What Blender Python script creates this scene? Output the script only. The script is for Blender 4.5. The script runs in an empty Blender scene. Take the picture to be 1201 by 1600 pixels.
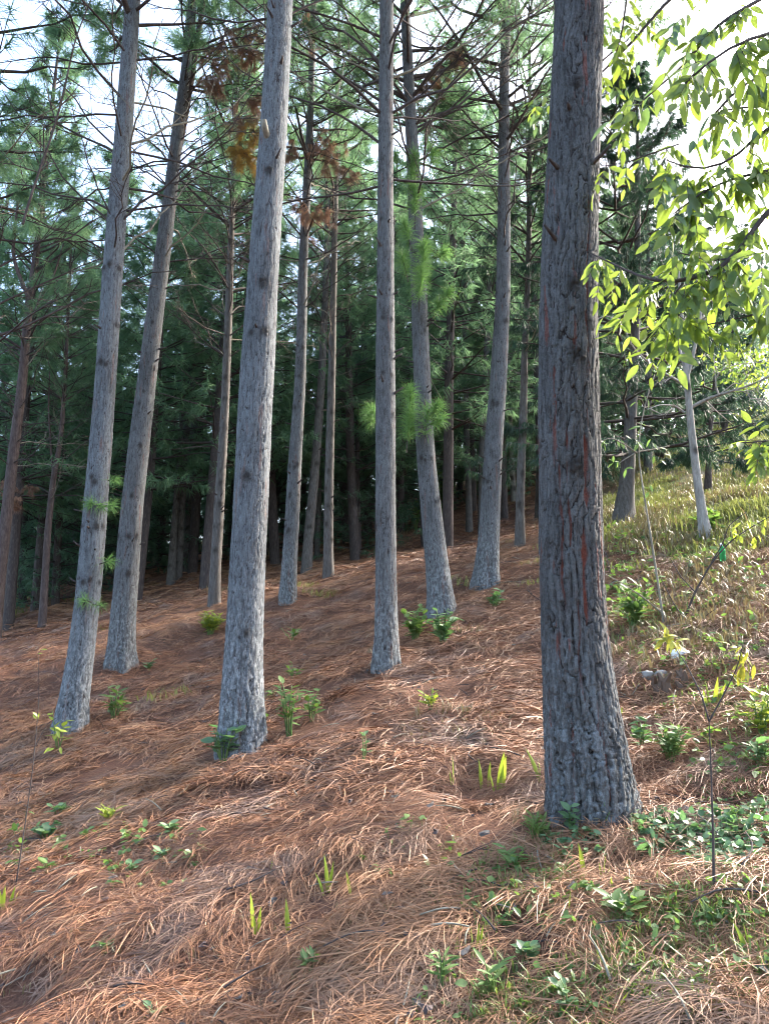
import bpy, math, random
import numpy as np
from mathutils import Vector, Matrix, Quaternion, Euler

random.seed(7)
rng = np.random.default_rng(7)
scene = bpy.context.scene
col = scene.collection
R = math.radians

# ------------------------------------------------------------------ camera, sky, sun, exposure
F, CX, CY, PITCH, EYE = 1203.0, 600.5, 800.0, R(10.0), 1.6
cam_d = bpy.data.cameras.new('camera')
cam = bpy.data.objects.new('camera', cam_d)
col.objects.link(cam)
cam_d.sensor_fit = 'VERTICAL'
cam_d.sensor_height = 36.0
cam_d.lens = 36.0 * F / 1600.0
cam_d.clip_start = 0.05
cam_d.clip_end = 900.0
cam.location = (0, 0, EYE)
cam.rotation_euler = (R(90) + PITCH, 0, 0)
scene.camera = cam

SUN_DIR = Vector((0.80, 0.52, 0.62)).normalized()      # towards the sun
SUN_EL = math.asin(SUN_DIR.z)
SUN_AZ = math.atan2(SUN_DIR.x, SUN_DIR.y)              # clockwise from +Y
world = bpy.data.worlds.new('World')
scene.world = world
world.use_nodes = True
wn = world.node_tree.nodes
wl = world.node_tree.links
wn.clear()
sky = wn.new('ShaderNodeTexSky')
sky.sky_type = 'NISHITA'
sky.sun_disc = False
sky.sun_elevation = SUN_EL
sky.sun_rotation = SUN_AZ
sky.air_density = 1.0
sky.dust_density = 3.5
sky.ozone_density = 1.2
bgn = wn.new('ShaderNodeBackground')
bgn.inputs['Strength'].default_value = 0.15
wo = wn.new('ShaderNodeOutputWorld')
wl.new(sky.outputs[0], bgn.inputs[0])
wl.new(bgn.outputs[0], wo.inputs[0])

sun_d = bpy.data.lights.new('sun', 'SUN')
sun_d.energy = 2.4
sun_d.angle = R(4.0)
sun_d.color = (1.0, 0.93, 0.82)
sun = bpy.data.objects.new('sun', sun_d)
col.objects.link(sun)
sun.rotation_euler = SUN_DIR.to_track_quat('Z', 'Y').to_euler()
sun.location = (20, 10, 30)

vs = scene.view_settings
vs.view_transform = 'Standard'
vs.look = 'None'
vs.exposure = 2.8
vs.gamma = 1.0
vs.use_curve_mapping = False
scene.cycles.max_bounces = 4
scene.cycles.diffuse_bounces = 3
scene.cycles.glossy_bounces = 1
scene.cycles.transmission_bounces = 3
scene.cycles.use_adaptive_sampling = True
scene.cycles.adaptive_threshold = 0.06
scene.cycles.adaptive_min_samples = 32
scene.cycles.filter_width = 1.05
scene.cycles.caustics_reflective = False
scene.cycles.caustics_refractive = False
scene.cycles.transparent_max_bounces = 8
scene.cycles.sample_clamp_indirect = 6.0

# ------------------------------------------------------------------ projection helpers and the lie of the land
CAM = np.array([0.0, 0.0, EYE])
cp, sp = math.cos(PITCH), math.sin(PITCH)

def ray(px, py):
    u = (px - CX) / F
    v = (CY - py) / F
    return np.array([u, cp - v * sp, sp + v * cp])

def at(px, py, d):
    r = ray(px, py)
    return CAM + r * (d / r[1])

def cdepth(p):
    q = np.asarray(p) - CAM
    return q[1] * cp + q[2] * sp

# points where the hillside is pinned: picture position of a trunk foot and its distance
PIN = [(925, 1290, 3.5), (377, 1172, 6.2), (108, 1142, 9.1), (189, 1040, 9.9), (603, 1037, 10.2), (689, 955, 10.6),
       (759, 910, 11.2), (449, 937, 13.5), (335, 945, 16.5), (479, 892, 18.0), (513, 902, 17.5), (733, 830, 27.0),
       (812, 850, 19.5), (268, 912, 23.5), (66, 982, 15.0), (972, 813, 13.5), (1097, 808, 12.0), (1105, 772, 18.0),
       (1198, 640, 36.0), (802, 783, 28.0), (633, 806, 30.0), (10, 950, 25.0), (1037, 977, 7.1), (1115, 1392, 2.9),
       (600, 1600, 2.65), (1150, 690, 28.0), (1200, 685, 26.0), (1120, 715, 24.0), (100, 1500, 3.3), (1150, 1580, 2.3), (1160, 1100, 5.0), (1010, 735, 26.0)]
_pp = np.array([at(*p) for p in PIN])
_A = np.c_[_pp[:, 0], _pp[:, 1], np.ones(len(_pp))]
_co = np.linalg.lstsq(_A, _pp[:, 2], rcond=None)[0]
_res = _pp[:, 2] - _A @ _co
_sg = 2.0 + 0.16 * _pp[:, 1]
def _kern(x, y):
    d2 = (x[..., None] - _pp[:, 0]) ** 2 + (y[..., None] - _pp[:, 1]) ** 2
    return np.exp(-d2 / (2 * _sg ** 2))
_w = np.linalg.solve(_kern(_pp[:, 0], _pp[:, 1]) + 0.12 * np.eye(len(_pp)), _res)

def _h3(ix, iy, iz):
    ix = ix.astype(np.int64); iy = iy.astype(np.int64); iz = iz.astype(np.int64)
    n = (ix * 374761393 + iy * 668265263 + iz * 2147483647 + 974711) & 0xffffffff
    n = ((n ^ (n >> 13)) * 1274126177) & 0xffffffff
    n = ((n ^ (n >> 16)) * 2246822519) & 0xffffffff
    return ((n ^ (n >> 15)) & 0xffffff) / float(0xffffff)

def noise3(x, y, z):
    x, y, z = np.broadcast_arrays(np.asarray(x, float), np.asarray(y, float), np.asarray(z, float))
    fx, fy, fz = np.floor(x), np.floor(y), np.floor(z)
    a, b, c = x - fx, y - fy, z - fz
    a = a * a * (3 - 2 * a); b = b * b * (3 - 2 * b); c = c * c * (3 - 2 * c)
    def h(i, j, k): return _h3(fx + i, fy + j, fz + k)
    x00 = h(0, 0, 0) * (1 - a) + h(1, 0, 0) * a
    x10 = h(0, 1, 0) * (1 - a) + h(1, 1, 0) * a
    x01 = h(0, 0, 1) * (1 - a) + h(1, 0, 1) * a
    x11 = h(0, 1, 1) * (1 - a) + h(1, 1, 1) * a
    return ((x00 * (1 - b) + x10 * b) * (1 - c) + (x01 * (1 - b) + x11 * b) * c) * 2 - 1

def land_smooth(x, y):
    x = np.asarray(x, float); y = np.asarray(y, float)
    return _co[0] * x + _co[1] * y + _co[2] + _kern(x, y) @ _w

MOUNDS = []
def land(x, y):
    x = np.asarray(x, float); y = np.asarray(y, float)
    b = 0.085 * noise3(x / 1.5, y / 1.2, 3.1) + 0.055 * noise3(x / 0.55 + 9, y / 0.42, 7.7)
    b = b + 0.028 * noise3(x / 0.23, y / 0.2 + 4, 1.3) + 0.14 * noise3(x / 4.5, y / 4.5, 5.5)
    # small ledges where the litter hangs over the slope
    t = noise3(x / 0.9 + 31, y / 0.5, 2.2)
    b = b + 0.05 * np.clip((t - 0.15) * 4, 0, 1)
    for (mx, my, mr, mh) in MOUNDS:
        b = b + mh * np.exp(-((x - mx) ** 2 + (y - my) ** 2) / (2 * mr * mr))
    return land_smooth(x, y) + b - 0.02

def land_normal(x, y, e=0.06):
    gx = (land(x + e, y) - land(x - e, y)) / (2 * e)
    gy = (land(x, y + e) - land(x, y - e)) / (2 * e)
    n = np.stack([-gx, -gy, np.ones_like(gx)], -1)
    return n / np.linalg.norm(n, axis=-1, keepdims=True)

def hit(px, py, bumpy=True):
    r = ray(px, py)
    fn = land if bumpy else land_smooth
    t = np.concatenate([np.linspace(1.2, 12, 700), np.linspace(12, 120, 1500)])
    d = (CAM[2] + r[2] * t) - fn(r[0] * t, r[1] * t)
    k = np.argmax(d < 0)
    if not (d < 0).any():
        k = len(t) - 1
    a, b = t[max(k - 1, 0)], t[k]
    for _ in range(20):
        m = 0.5 * (a + b)
        if CAM[2] + r[2] * m - float(fn(r[0] * m, r[1] * m)) < 0: b = m
        else: a = m
    t = 0.5 * (a + b)
    return np.array([r[0] * t, r[1] * t, float(fn(r[0] * t, r[1] * t))])

def hit_many(px, py):
    px = np.asarray(px, float); py = np.asarray(py, float)
    u = (px - CX) / F; v = (CY - py) / F
    r = np.stack([u, cp - v * sp, sp + v * cp], -1)
    lo = np.full(len(px), 1.2); hi = np.full(len(px), 60.0)
    t = np.concatenate([np.linspace(1.2, 12, 120), np.linspace(12.5, 60, 80)])
    d = (CAM[2] + r[:, 2:3] * t) - land_smooth(r[:, :1] * t, r[:, 1:2] * t)
    k = np.where((d < 0).any(1), np.argmax(d < 0, 1), len(t) - 1)
    lo, hi = t[np.maximum(k - 1, 0)], t[k]
    for _ in range(14):
        m = 0.5 * (lo + hi)
        neg = CAM[2] + r[:, 2] * m - land(r[:, 0] * m, r[:, 1] * m) < 0
        hi = np.where(neg, m, hi); lo = np.where(neg, lo, m)
    t = 0.5 * (lo + hi)
    x, y = r[:, 0] * t, r[:, 1] * t
    return np.stack([x, y, land(x, y)], -1)

def grassiness(x, y):
    """0 where pine straw covers the soil, 1 on the open grassy hillside beside the stand."""
    e = x - (0.255 * y + 0.05) + 0.9 * noise3(x / 1.6, y / 1.6, 8.8)
    m = np.clip(e / 1.6, 0, 1) * np.clip((y - 8.5 + 0.9 * noise3(x / 2, y / 2, 4.4)) / 3.0, 0, 1)
    e2 = np.clip((-x - 0.47 * y + 0.2 + noise3(x / 2, y / 2, 6.4)) / 2.0, 0, 1) * np.clip((y - 17) / 3, 0, 1)
    return np.maximum(m, 0.75 * e2)

for _px, _py, _r, _h in ((924, 1262, 0.3, 0.05), (377, 1172, 0.28, 0.09), (108, 1144, 0.28, 0.09), (189, 1040, 0.28, 0.09), (603, 1037, 0.25, 0.09), (690, 956, 0.28, 0.09), (759, 911, 0.28, 0.09), (449, 938, 0.28, 0.1), (335, 946, 0.3, 0.1), (479, 893, 0.3, 0.1), (513, 903, 0.3, 0.1)):
    _b = hit(_px, _py); MOUNDS.append((_b[0], _b[1], _r, _h))
# ------------------------------------------------------------------ mesh helpers
class MB:
    def __init__(s):
        s.v = []; s.t = []; s.q = []; s.a = []; s.n = 0
    def add(s, V, T=None, Q=None, tint=0.0):
        V = np.asarray(V, float).reshape(-1, 3)
        s.v.append(V)
        if T is not None and len(T): s.t.append(np.asarray(T, np.int64).reshape(-1, 3) + s.n)
        if Q is not None and len(Q): s.q.append(np.asarray(Q, np.int64).reshape(-1, 4) + s.n)
        s.a.append(np.broadcast_to(np.asarray(tint, float), (len(V),)).copy())
        s.n += len(V)
    def mesh(s, name, mat=None, attr='tint', smooth=True):
        V = np.concatenate(s.v); A = np.concatenate(s.a)
        T = np.concatenate(s.t) if s.t else np.zeros((0, 3), np.int64)
        Q = np.concatenate(s.q) if s.q else np.zeros((0, 4), np.int64)
        return raw_mesh(name, V, T, Q, mat, {attr: A}, smooth)

def raw_mesh(name, V, T, Q, mat=None, attrs=None, smooth=True):
    me = bpy.data.meshes.new(name)
    nt, nq = len(T), len(Q)
    me.vertices.add(len(V))
    me.vertices.foreach_set('co', np.asarray(V, np.float32).ravel())
    me.loops.add(nt * 3 + nq * 4)
    me.loops.foreach_set('vertex_index', np.concatenate([np.asarray(T).ravel(), np.asarray(Q).ravel()]).astype(np.int32))
    me.polygons.add(nt + nq)
    me.polygons.foreach_set('loop_start', np.concatenate([np.arange(nt) * 3, nt * 3 + np.arange(nq) * 4]).astype(np.int32))
    me.update(calc_edges=True)
    me.polygons.foreach_set('use_smooth', np.full(nt + nq, smooth))
    for k, A in (attrs or {}).items():
        at_ = me.attributes.new(k, 'FLOAT', 'POINT')
        at_.data.foreach_set('value', np.asarray(A, np.float32))
    if mat is not None: me.materials.append(mat)
    return me

def tube(P, rad, sides=5, cap=True):
    P = np.asarray(P, float); n = len(P)
    rad = np.broadcast_to(np.asarray(rad, float), (n,))
    tg = np.gradient(P, axis=0)
    tg /= np.linalg.norm(tg, axis=1, keepdims=True) + 1e-9
    ref = np.array([0, 0, 1.0]) if abs(tg[:, 2]).mean() < 0.8 else np.array([1.0, 0, 0])
    u = np.cross(tg, ref); u /= np.linalg.norm(u, axis=1, keepdims=True) + 1e-9
    w = np.cross(tg, u)
    th = np.arange(sides) * 2 * math.pi / sides
    V = P[:, None, :] + rad[:, None, None] * (np.cos(th)[None, :, None] * u[:, None, :] + np.sin(th)[None, :, None] * w[:, None, :])
    V = V.reshape(-1, 3)
    i, j = np.meshgrid(np.arange(n - 1), np.arange(sides), indexing='ij')
    a = (i * sides + j).ravel(); b = (i * sides + (j + 1) % sides).ravel()
    Q = np.c_[a, b, b + sides, a + sides]
    T = []
    if cap:
        T = [[(n - 1) * sides, (n - 1) * sides + k, (n - 1) * sides + k + 1] for k in range(1, sides - 1)]
    return V, np.array(T).reshape(-1, 3).astype(int), Q

def unit(a):
    a = np.asarray(a, float)
    return a / (np.linalg.norm(a, axis=-1, keepdims=True) + 1e-9)

def needles(mb, base, d, L, w, droop, tint, segs=1, g=rng):
    """many thin needles: one tapering triangle each (segs=1), or bent in two (segs=2)"""
    n = len(base)
    side = unit(np.cross(d, g.normal(size=(n, 3))))
    L = np.broadcast_to(L, (n,))[:, None]; w = np.broadcast_to(w, (n,))[:, None]
    down = np.array([0, 0, -1.0]) * droop
    tip = base + unit(d + down) * L
    if segs == 1:
        V = np.stack([base - side * w / 2, base + side * w / 2, tip], 1).reshape(-1, 3)
        T = np.arange(3 * n).reshape(-1, 3)
        mb.add(V, T=T, tint=np.repeat(np.broadcast_to(tint, (n,)), 3))
    else:
        mid = base + unit(d + down * 0.25) * L * 0.5
        tip = mid + unit(d + down * 1.5) * L * 0.5
        V = np.stack([base - side * w / 2, base + side * w / 2, mid - side * w / 2, mid + side * w / 2, tip], 1).reshape(-1, 3)
        k = np.arange(n) * 5
        mb.add(V, T=np.c_[k + 2, k + 3, k + 4], Q=np.c_[k, k + 1, k + 3, k + 2], tint=np.repeat(np.broadcast_to(tint, (n,)), 5))

def obj(name, me, parent=None, loc=(0, 0, 0), rot=None, scale=None, link=True):
    o = bpy.data.objects.new(name, me)
    if link: col.objects.link(o)
    o.parent = parent
    o.location = loc
    if rot is not None:
        if isinstance(rot, Quaternion):
            o.rotation_mode = 'QUATERNION'; o.rotation_quaternion = rot
        else:
            o.rotation_euler = rot
    if scale is not None:
        o.scale = (scale,) * 3 if np.isscalar(scale) else scale
    return o

def tag(o, label=None, cat=None, group=None, kind=None):
    if label: o['label'] = label
    if cat: o['category'] = cat
    if group: o['group'] = group
    if kind: o['kind'] = kind
    return o

def thing(name, label, cat, loc, group=None):
    o = obj(name, None, loc=tuple(loc))
    o.empty_display_size = 0.1
    return tag(o, label, cat, group)

# ------------------------------------------------------------------ materials
class NT:
    def __init__(s, name):
        s.m = bpy.data.materials.new(name); s.m.use_nodes = True
        s.n = s.m.node_tree.nodes; s.l = s.m.node_tree.links; s.n.clear()
        s.out = s.n.new('ShaderNodeOutputMaterial')
    def new(s, t, **kw):
        nd = s.n.new(t)
        for k, v in kw.items(): setattr(nd, k, v)
        return nd
    def put(s, sock, v):
        if hasattr(v, 'links') or isinstance(v, bpy.types.NodeSocket): s.l.new(v, sock)
        else: sock.default_value = v
    def attr(s, name):
        return s.new('ShaderNodeAttribute', attribute_name=name).outputs['Fac']
    def coord(s, kind='Object', scale=(1, 1, 1)):
        c = s.new('ShaderNodeTexCoord'); mp = s.new('ShaderNodeMapping')
        s.l.new(c.outputs[kind], mp.inputs[0]); mp.inputs['Scale'].default_value = scale
        return mp.outputs[0]
    def pos(s, scale=(1, 1, 1)):
        c = s.new('ShaderNodeNewGeometry'); mp = s.new('ShaderNodeMapping')
        s.l.new(c.outputs['Position'], mp.inputs[0]); mp.inputs['Scale'].default_value = scale
        return mp.outputs[0]
    def noise(s, vec, scale=5, detail=4, rough=0.6):
        t = s.new('ShaderNodeTexNoise'); s.l.new(vec, t.inputs['Vector'])
        t.inputs['Scale'].default_value = scale; t.inputs['Detail'].default_value = detail; t.inputs['Roughness'].default_value = rough
        return t.outputs['Fac']
    def ramp(s, fac, stops):
        r = s.new('ShaderNodeValToRGB'); s.put(r.inputs[0], fac)
        e = r.color_ramp.elements
        while len(e) < len(stops): e.new(0.5)
        for k, (p, c) in enumerate(stops):
            e[k].position = p
            e[k].color = (c[0], c[1], c[2], 1) if not np.isscalar(c) else (c, c, c, 1)
        return r.outputs[0]
    def mix(s, fac, a, b, mode='MIX'):
        m = s.new('ShaderNodeMix', data_type='RGBA', blend_type=mode)
        s.put(m.inputs[0], fac)
        for sock, v in ((m.inputs[6], a), (m.inputs[7], b)):
            if isinstance(v, tuple): sock.default_value = (v[0], v[1], v[2], 1)
            else: s.l.new(v, sock)
        return m.outputs[2]
    def math(s, op, a, b=0.0, clamp=False):
        m = s.new('ShaderNodeMath', operation=op, use_clamp=clamp)
        s.put(m.inputs[0], a); s.put(m.inputs[1], b)
        return m.outputs[0]
    def bump(s, h, strength=0.5, dist=0.01):
        b = s.new('ShaderNodeBump'); s.l.new(h, b.inputs['Height'])
        b.inputs['Strength'].default_value = strength; b.inputs['Distance'].default_value = dist
        return b.outputs[0]
    def pbr(s, base, rough=0.8, normal=None, spec=0.3):
        p = s.new('ShaderNodeBsdfPrincipled')
        if isinstance(base, tuple): p.inputs['Base Color'].default_value = (base[0], base[1], base[2], 1)
        else: s.l.new(base, p.inputs['Base Color'])
        s.put(p.inputs['Roughness'], rough)
        p.inputs['Specular IOR Level'].default_value = spec
        if normal is not None: s.l.new(normal, p.inputs['Normal'])
        s.l.new(p.outputs[0], s.out.inputs[0])
        return p
    def leafy(s, base, trans, rough=0.55, amount=0.5, spec=0.3, normal=None):
        """a leaf: light reflected from its face and light let through from behind"""
        p = s.pbr(base, rough, normal, spec)
        t = s.new('ShaderNodeBsdfTranslucent')
        if isinstance(trans, tuple): t.inputs[0].default_value = (trans[0], trans[1], trans[2], 1)
        else: s.l.new(trans, t.inputs[0])
        x = s.new('ShaderNodeMixShader'); x.inputs[0].default_value = amount
        s.l.new(p.outputs[0], x.inputs[1]); s.l.new(t.outputs[0], x.inputs[2]); s.l.new(x.outputs[0], s.out.inputs[0])
        return s.m

def m_bark(name, plate, groove, red, lichen, red_amt, lichen_h=1.3, knotc=(0.03, 0.025, 0.022)):
    t = NT(name)
    a = t.attr('plate'); k = t.attr('knot')
    ob = t.coord('Object', (1, 1, 0.28))
    n1 = t.noise(ob, 22, 6, 0.7)
    n2 = t.noise(ob, 5, 3)
    fine = t.noise(t.coord('Object', (1, 1, 0.6)), 170, 4, 0.8)
    pc = t.mix(t.ramp(n1, [(0.3, 0.0), (0.75, 1.0)]), plate, tuple(min(1, c * 1.55) for c in plate))
    pc = t.mix(t.math('MULTIPLY', t.ramp(n2, [(0.5, 0.0), (0.62, 1.0)]), 0.45), pc, tuple(c * 0.55 for c in plate))
    c = t.mix(t.ramp(a, [(0.1, 0.0), (0.5, 1.0)]), groove, pc)
    st = t.noise(t.coord('Object', (1, 1, 0.16)), 48, 3, 0.65)
    c = t.mix(t.math('MULTIPLY', t.ramp(st, [(0.40, 1.0), (0.50, 0.0)]), 0.5), c, groove)
    rn = t.noise(t.coord('Object', (1, 1, 0.09)), 20, 3)
    c = t.mix(t.math('MULTIPLY', t.ramp(rn, [(0.62, 0.0), (0.66, 1.0)]), red_amt), c, red)
    c = t.mix(t.attr('scar'), c, red)
    # crusty pale lichen low on the bole
    sx = t.new('ShaderNodeSeparateXYZ'); tc = t.new('ShaderNodeTexCoord'); t.l.new(tc.outputs['Object'], sx.inputs[0])
    low = t.new('ShaderNodeMapRange'); t.l.new(sx.outputs[2], low.inputs[0])
    low.inputs[1].default_value = lichen_h * 0.35; low.inputs[2].default_value = lichen_h; low.inputs[3].default_value = 1.0; low.inputs[4].default_value = 0.18
    ln = t.noise(t.coord('Object', (1, 1, 0.5)), 34, 5, 0.8)
    lm = t.math('MULTIPLY', t.ramp(ln, [(0.47, 0.0), (0.6, 1.0)]), low.outputs[0])
    c = t.mix(t.math('MULTIPLY', lm, 0.75), c, lichen)
    sp_ = t.ramp(fine, [(0.36, 0.55), (0.64, 1.3)])
    c = t.mix(0.75, c, sp_, 'MULTIPLY')
    c = t.mix(t.math('MULTIPLY', k, 0.85), c, knotc)
    h = t.math('ADD', t.math('MULTIPLY', n1, 0.8), fine)
    t.pbr(c, 0.9, t.bump(h, 0.85, 0.012), 0.2)
    return t.m

BARK_DARK = m_bark('bark_dark', (0.08, 0.079, 0.078), (0.022, 0.015, 0.013), (0.15, 0.045, 0.03), (0.21, 0.235, 0.25), 0.75, 0.9)
BARK_GREY = m_bark('bark_grey', (0.108, 0.117, 0.124), (0.035, 0.027, 0.026), (0.17, 0.09, 0.07), (0.33, 0.35, 0.36), 0.45, 1.6)
BARK_BROWN = m_bark('bark_brown', (0.094, 0.096, 0.097), (0.034, 0.025, 0.023), (0.15, 0.075, 0.058), (0.28, 0.30, 0.30), 0.5, 1.2)

def m_bark_far(name, c1, c2, c3):
    t = NT(name)
    n1 = t.noise(t.coord('Object', (1, 1, 0.25)), 30, 5, 0.7)
    k = t.attr('knot')
    c = t.ramp(n1, [(0.3, c2), (0.55, c1), (0.75, c3)])
    n2 = t.noise(t.coord('Object', (1, 1, 0.35)), 4, 3)
    c = t.mix(t.math('MULTIPLY', n2, 0.5), c, tuple(v * 0.55 for v in c1))
    c = t.mix(t.math('MULTIPLY', k, 0.9), c, (0.03, 0.025, 0.02))
    t.pbr(c, 0.9, t.bump(n1, 0.8, 0.012), 0.2)
    return t.m
BARK_FAR = m_bark_far('bark_far', (0.12, 0.11, 0.10), (0.05, 0.038, 0.034), (0.20, 0.19, 0.175))
BARK_RED = m_bark_far('bark_red', (0.10, 0.075, 0.068), (0.045, 0.03, 0.028), (0.16, 0.125, 0.115))
BARK_PALE = m_bark_far('bark_pale', (0.30, 0.28, 0.25), (0.16, 0.14, 0.12), (0.42, 0.40, 0.37))
TWIG = m_bark_far('twig_bark', (0.075, 0.06, 0.055), (0.035, 0.028, 0.026), (0.15, 0.125, 0.11))
TWIG_PALE = m_bark_far('twig_pale', (0.24, 0.22, 0.17), (0.12, 0.10, 0.08), (0.33, 0.31, 0.25))

def m_needle(name, dark, lite, trans, amount=0.4):
    t = NT(name)
    a = t.attr('tint')
    f = a
    c = t.mix(f, dark, lite)
    return t.leafy(c, t.mix(f, tuple(v * 0.6 for v in trans), trans), 0.5, amount, 0.25)
NEEDLE = m_needle('pine_needles', (0.045, 0.10, 0.064), (0.12, 0.20, 0.105), (0.22, 0.38, 0.18), 0.55)
NEEDLE_DARK = m_needle('dark_needles', (0.036, 0.082, 0.058), (0.09, 0.155, 0.095), (0.17, 0.30, 0.16), 0.5)
NEEDLE_FRESH = m_needle('fresh_needles', (0.08, 0.17, 0.06), (0.19, 0.31, 0.10), (0.22, 0.42, 0.11), 0.4)
NEEDLE_DEEP = m_needle('deep_needles', (0.016, 0.042, 0.03), (0.045, 0.09, 0.055), (0.06, 0.13, 0.065), 0.3)
NEEDLE_RUST = m_needle('rust_needles', (0.19, 0.105, 0.075), (0.37, 0.23, 0.155), (0.32, 0.18, 0.11), 0.35)
NEEDLE_YELLOW = m_needle('yellow_needles', (0.22, 0.11, 0.03), (0.42, 0.27, 0.07), (0.45, 0.28, 0.06), 0.4)

def m_leaf(name, c1, c2, trans, amount=0.5, rough=0.45, spec=0.45, spots=False):
    t = NT(name)
    oi = t.new('ShaderNodeObjectInfo')
    a = t.attr('tint')
    f = t.math('FRACT', t.math('ADD', oi.outputs['Random'], t.math('MULTIPLY', a, 0.9)))
    c = t.mix(f, c1, c2)
    n = t.noise(t.coord('Object'), 60, 1)
    c = t.mix(t.math('MULTIPLY', t.ramp(n, [(0.45, 0.0), (0.7, 1.0)]), 0.35), c, tuple(v * 0.6 for v in c1))
    if spots:
        v = t.noise(t.coord('Object'), 230, 2)
        c = t.mix(t.ramp(v, [(0.69, 0.0), (0.73, 0.9)]), c, (0.05, 0.03, 0.015))
    return t.leafy(c, t.mix(f, trans, tuple(v * 0.7 for v in trans)), rough, amount, spec)
LEAF_SUN = m_leaf('leaf_sunny', (0.075, 0.135, 0.03), (0.13, 0.19, 0.045), (0.27, 0.38, 0.05), 0.5, spots=True)
LEAF_SHADE = m_leaf('leaf_shade', (0.06, 0.115, 0.045), (0.10, 0.15, 0.07), (0.16, 0.27, 0.06), 0.4, 0.35, 0.6)  # duller copy of the sunny leaflets, with their shade put into the colour
LEAF_GREEN = m_leaf('leaf_green', (0.07, 0.14, 0.045), (0.15, 0.22, 0.07), (0.2, 0.34, 0.06), 0.4)
LEAF_GLOSS = m_leaf('leaf_gloss', (0.085, 0.16, 0.075), (0.17, 0.25, 0.12), (0.16, 0.32, 0.09), 0.35, 0.42, 0.5)
LEAF_LIME = m_leaf('leaf_lime', (0.20, 0.27, 0.04), (0.28, 0.34, 0.05), (0.42, 0.5, 0.06), 0.45)
LEAF_YELLOW = m_leaf('leaf_yellow', (0.26, 0.27, 0.04), (0.33, 0.31, 0.05), (0.4, 0.4, 0.05), 0.4)
BLADE = m_leaf('grass_blade', (0.16, 0.24, 0.03), (0.24, 0.31, 0.04), (0.40, 0.50, 0.05), 0.45)
GRASS = m_leaf('grass', (0.10, 0.17, 0.04), (0.21, 0.25, 0.07), (0.2, 0.3, 0.05), 0.35)
GRASS_HILL = m_leaf('grass_hill', (0.17, 0.19, 0.05), (0.30, 0.29, 0.11), (0.25, 0.28, 0.07), 0.35, 0.6, 0.2)
GRASS_DRY = m_leaf('grass_dry', (0.20, 0.15, 0.085), (0.26, 0.22, 0.10), (0.2, 0.16, 0.07), 0.3)
DRY_LEAF = m_leaf('dry_leaf', (0.34, 0.22, 0.13), (0.42, 0.30, 0.19), (0.25, 0.14, 0.06), 0.2, 0.8, 0.2)

def m_ground():
    t = NT('forest_floor')
    g = t.attr('grassy')
    n = t.noise(t.pos(), 3.0, 5)
    n2 = t.noise(t.pos((1, 1, 1)), 60, 4, 0.75)
    n3 = t.noise(t.pos((1.3, 1, 1)), 0.7, 3)
    straw = t.ramp(n2, [(0.3, (0.045, 0.024, 0.017)), (0.55, (0.12, 0.058, 0.036)), (0.75, (0.21, 0.11, 0.07))])
    straw = t.mix(t.math('MULTIPLY', t.ramp(n, [(0.5, 0.0), (0.7, 1.0)]), 0.4), straw, (0.10, 0.075, 0.06))
    gr = t.ramp(n2, [(0.3, (0.075, 0.075, 0.03)), (0.55, (0.13, 0.16, 0.05)), (0.8, (0.24, 0.23, 0.12))])
    gr = t.mix(t.ramp(n3, [(0.45, 0.0), (0.6, 0.75)]), gr, (0.20, 0.15, 0.10))
    c = t.mix(g, straw, gr)
    t.pbr(c, 0.95, t.bump(n2, 0.8, 0.02), 0.15)
    return t.m

def m_straw(name):
    t = NT(name)
    a = t.attr('tint')
    oi = t.new('ShaderNodeObjectInfo')
    n = t.noise(t.pos(), 1.7, 1)
    n2 = t.noise(t.pos(), 0.45, 0)
    f = t.math('ADD', t.math('MULTIPLY', a, 0.6), t.math('MULTIPLY', oi.outputs['Random'], 0.4))
    c = t.ramp(f, [(0.11, (0.058, 0.024, 0.014)), (0.41, (0.20, 0.086, 0.043)), (0.74, (0.31, 0.153, 0.08)), (0.98, (0.43, 0.285, 0.175))])
    c = t.mix(t.math('MULTIPLY', t.ramp(n, [(0.55, 0.0), (0.68, 1.0)]), 0.5), c, (0.20, 0.155, 0.13))
    c = t.mix(t.math('MULTIPLY', t.ramp(n2, [(0.5, 0.0), (0.65, 1.0)]), 0.3), c, (0.36, 0.19, 0.09))
    t.pbr(c, 0.6, None, 0.35)
    return t.m
STRAW = m_straw('pine_straw')

# ------------------------------------------------------------------ the hillside
def make_ground():
    u = np.linspace(-1, 1, 330); v = np.linspace(-1, 1, 360)
    X = np.sinh(u * 4.2) / math.sinh(4.2) * 260
    Y = 5.0 + np.sinh(v * 4.2) / math.sinh(4.2) * 260
    xx, yy = np.meshgrid(X, Y)
    zz = land(xx, yy)
    far = np.clip((np.hypot(xx, yy) - 60) / 60, 0, 1)
    zz = zz * (1 - far) + far * (_co[0] * xx + _co[1] * yy + _co[2]) * 0.75
    V = np.stack([xx, yy, zz], -1).reshape(-1, 3)
    n, m = xx.shape
    i, j = np.meshgrid(np.arange(n - 1), np.arange(m - 1), indexing='ij')
    a = (i * m + j).ravel()
    Q = np.c_[a, a + 1, a + m + 1, a + m]
    me = raw_mesh('ground', V, np.zeros((0, 3), int), Q, m_ground(), {'grassy': grassiness(xx, yy).ravel()})
    o = obj('ground', me)
    tag(o, 'sloping forest floor rising away under brown pine straw', 'ground', kind='structure')
make_ground()

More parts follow.
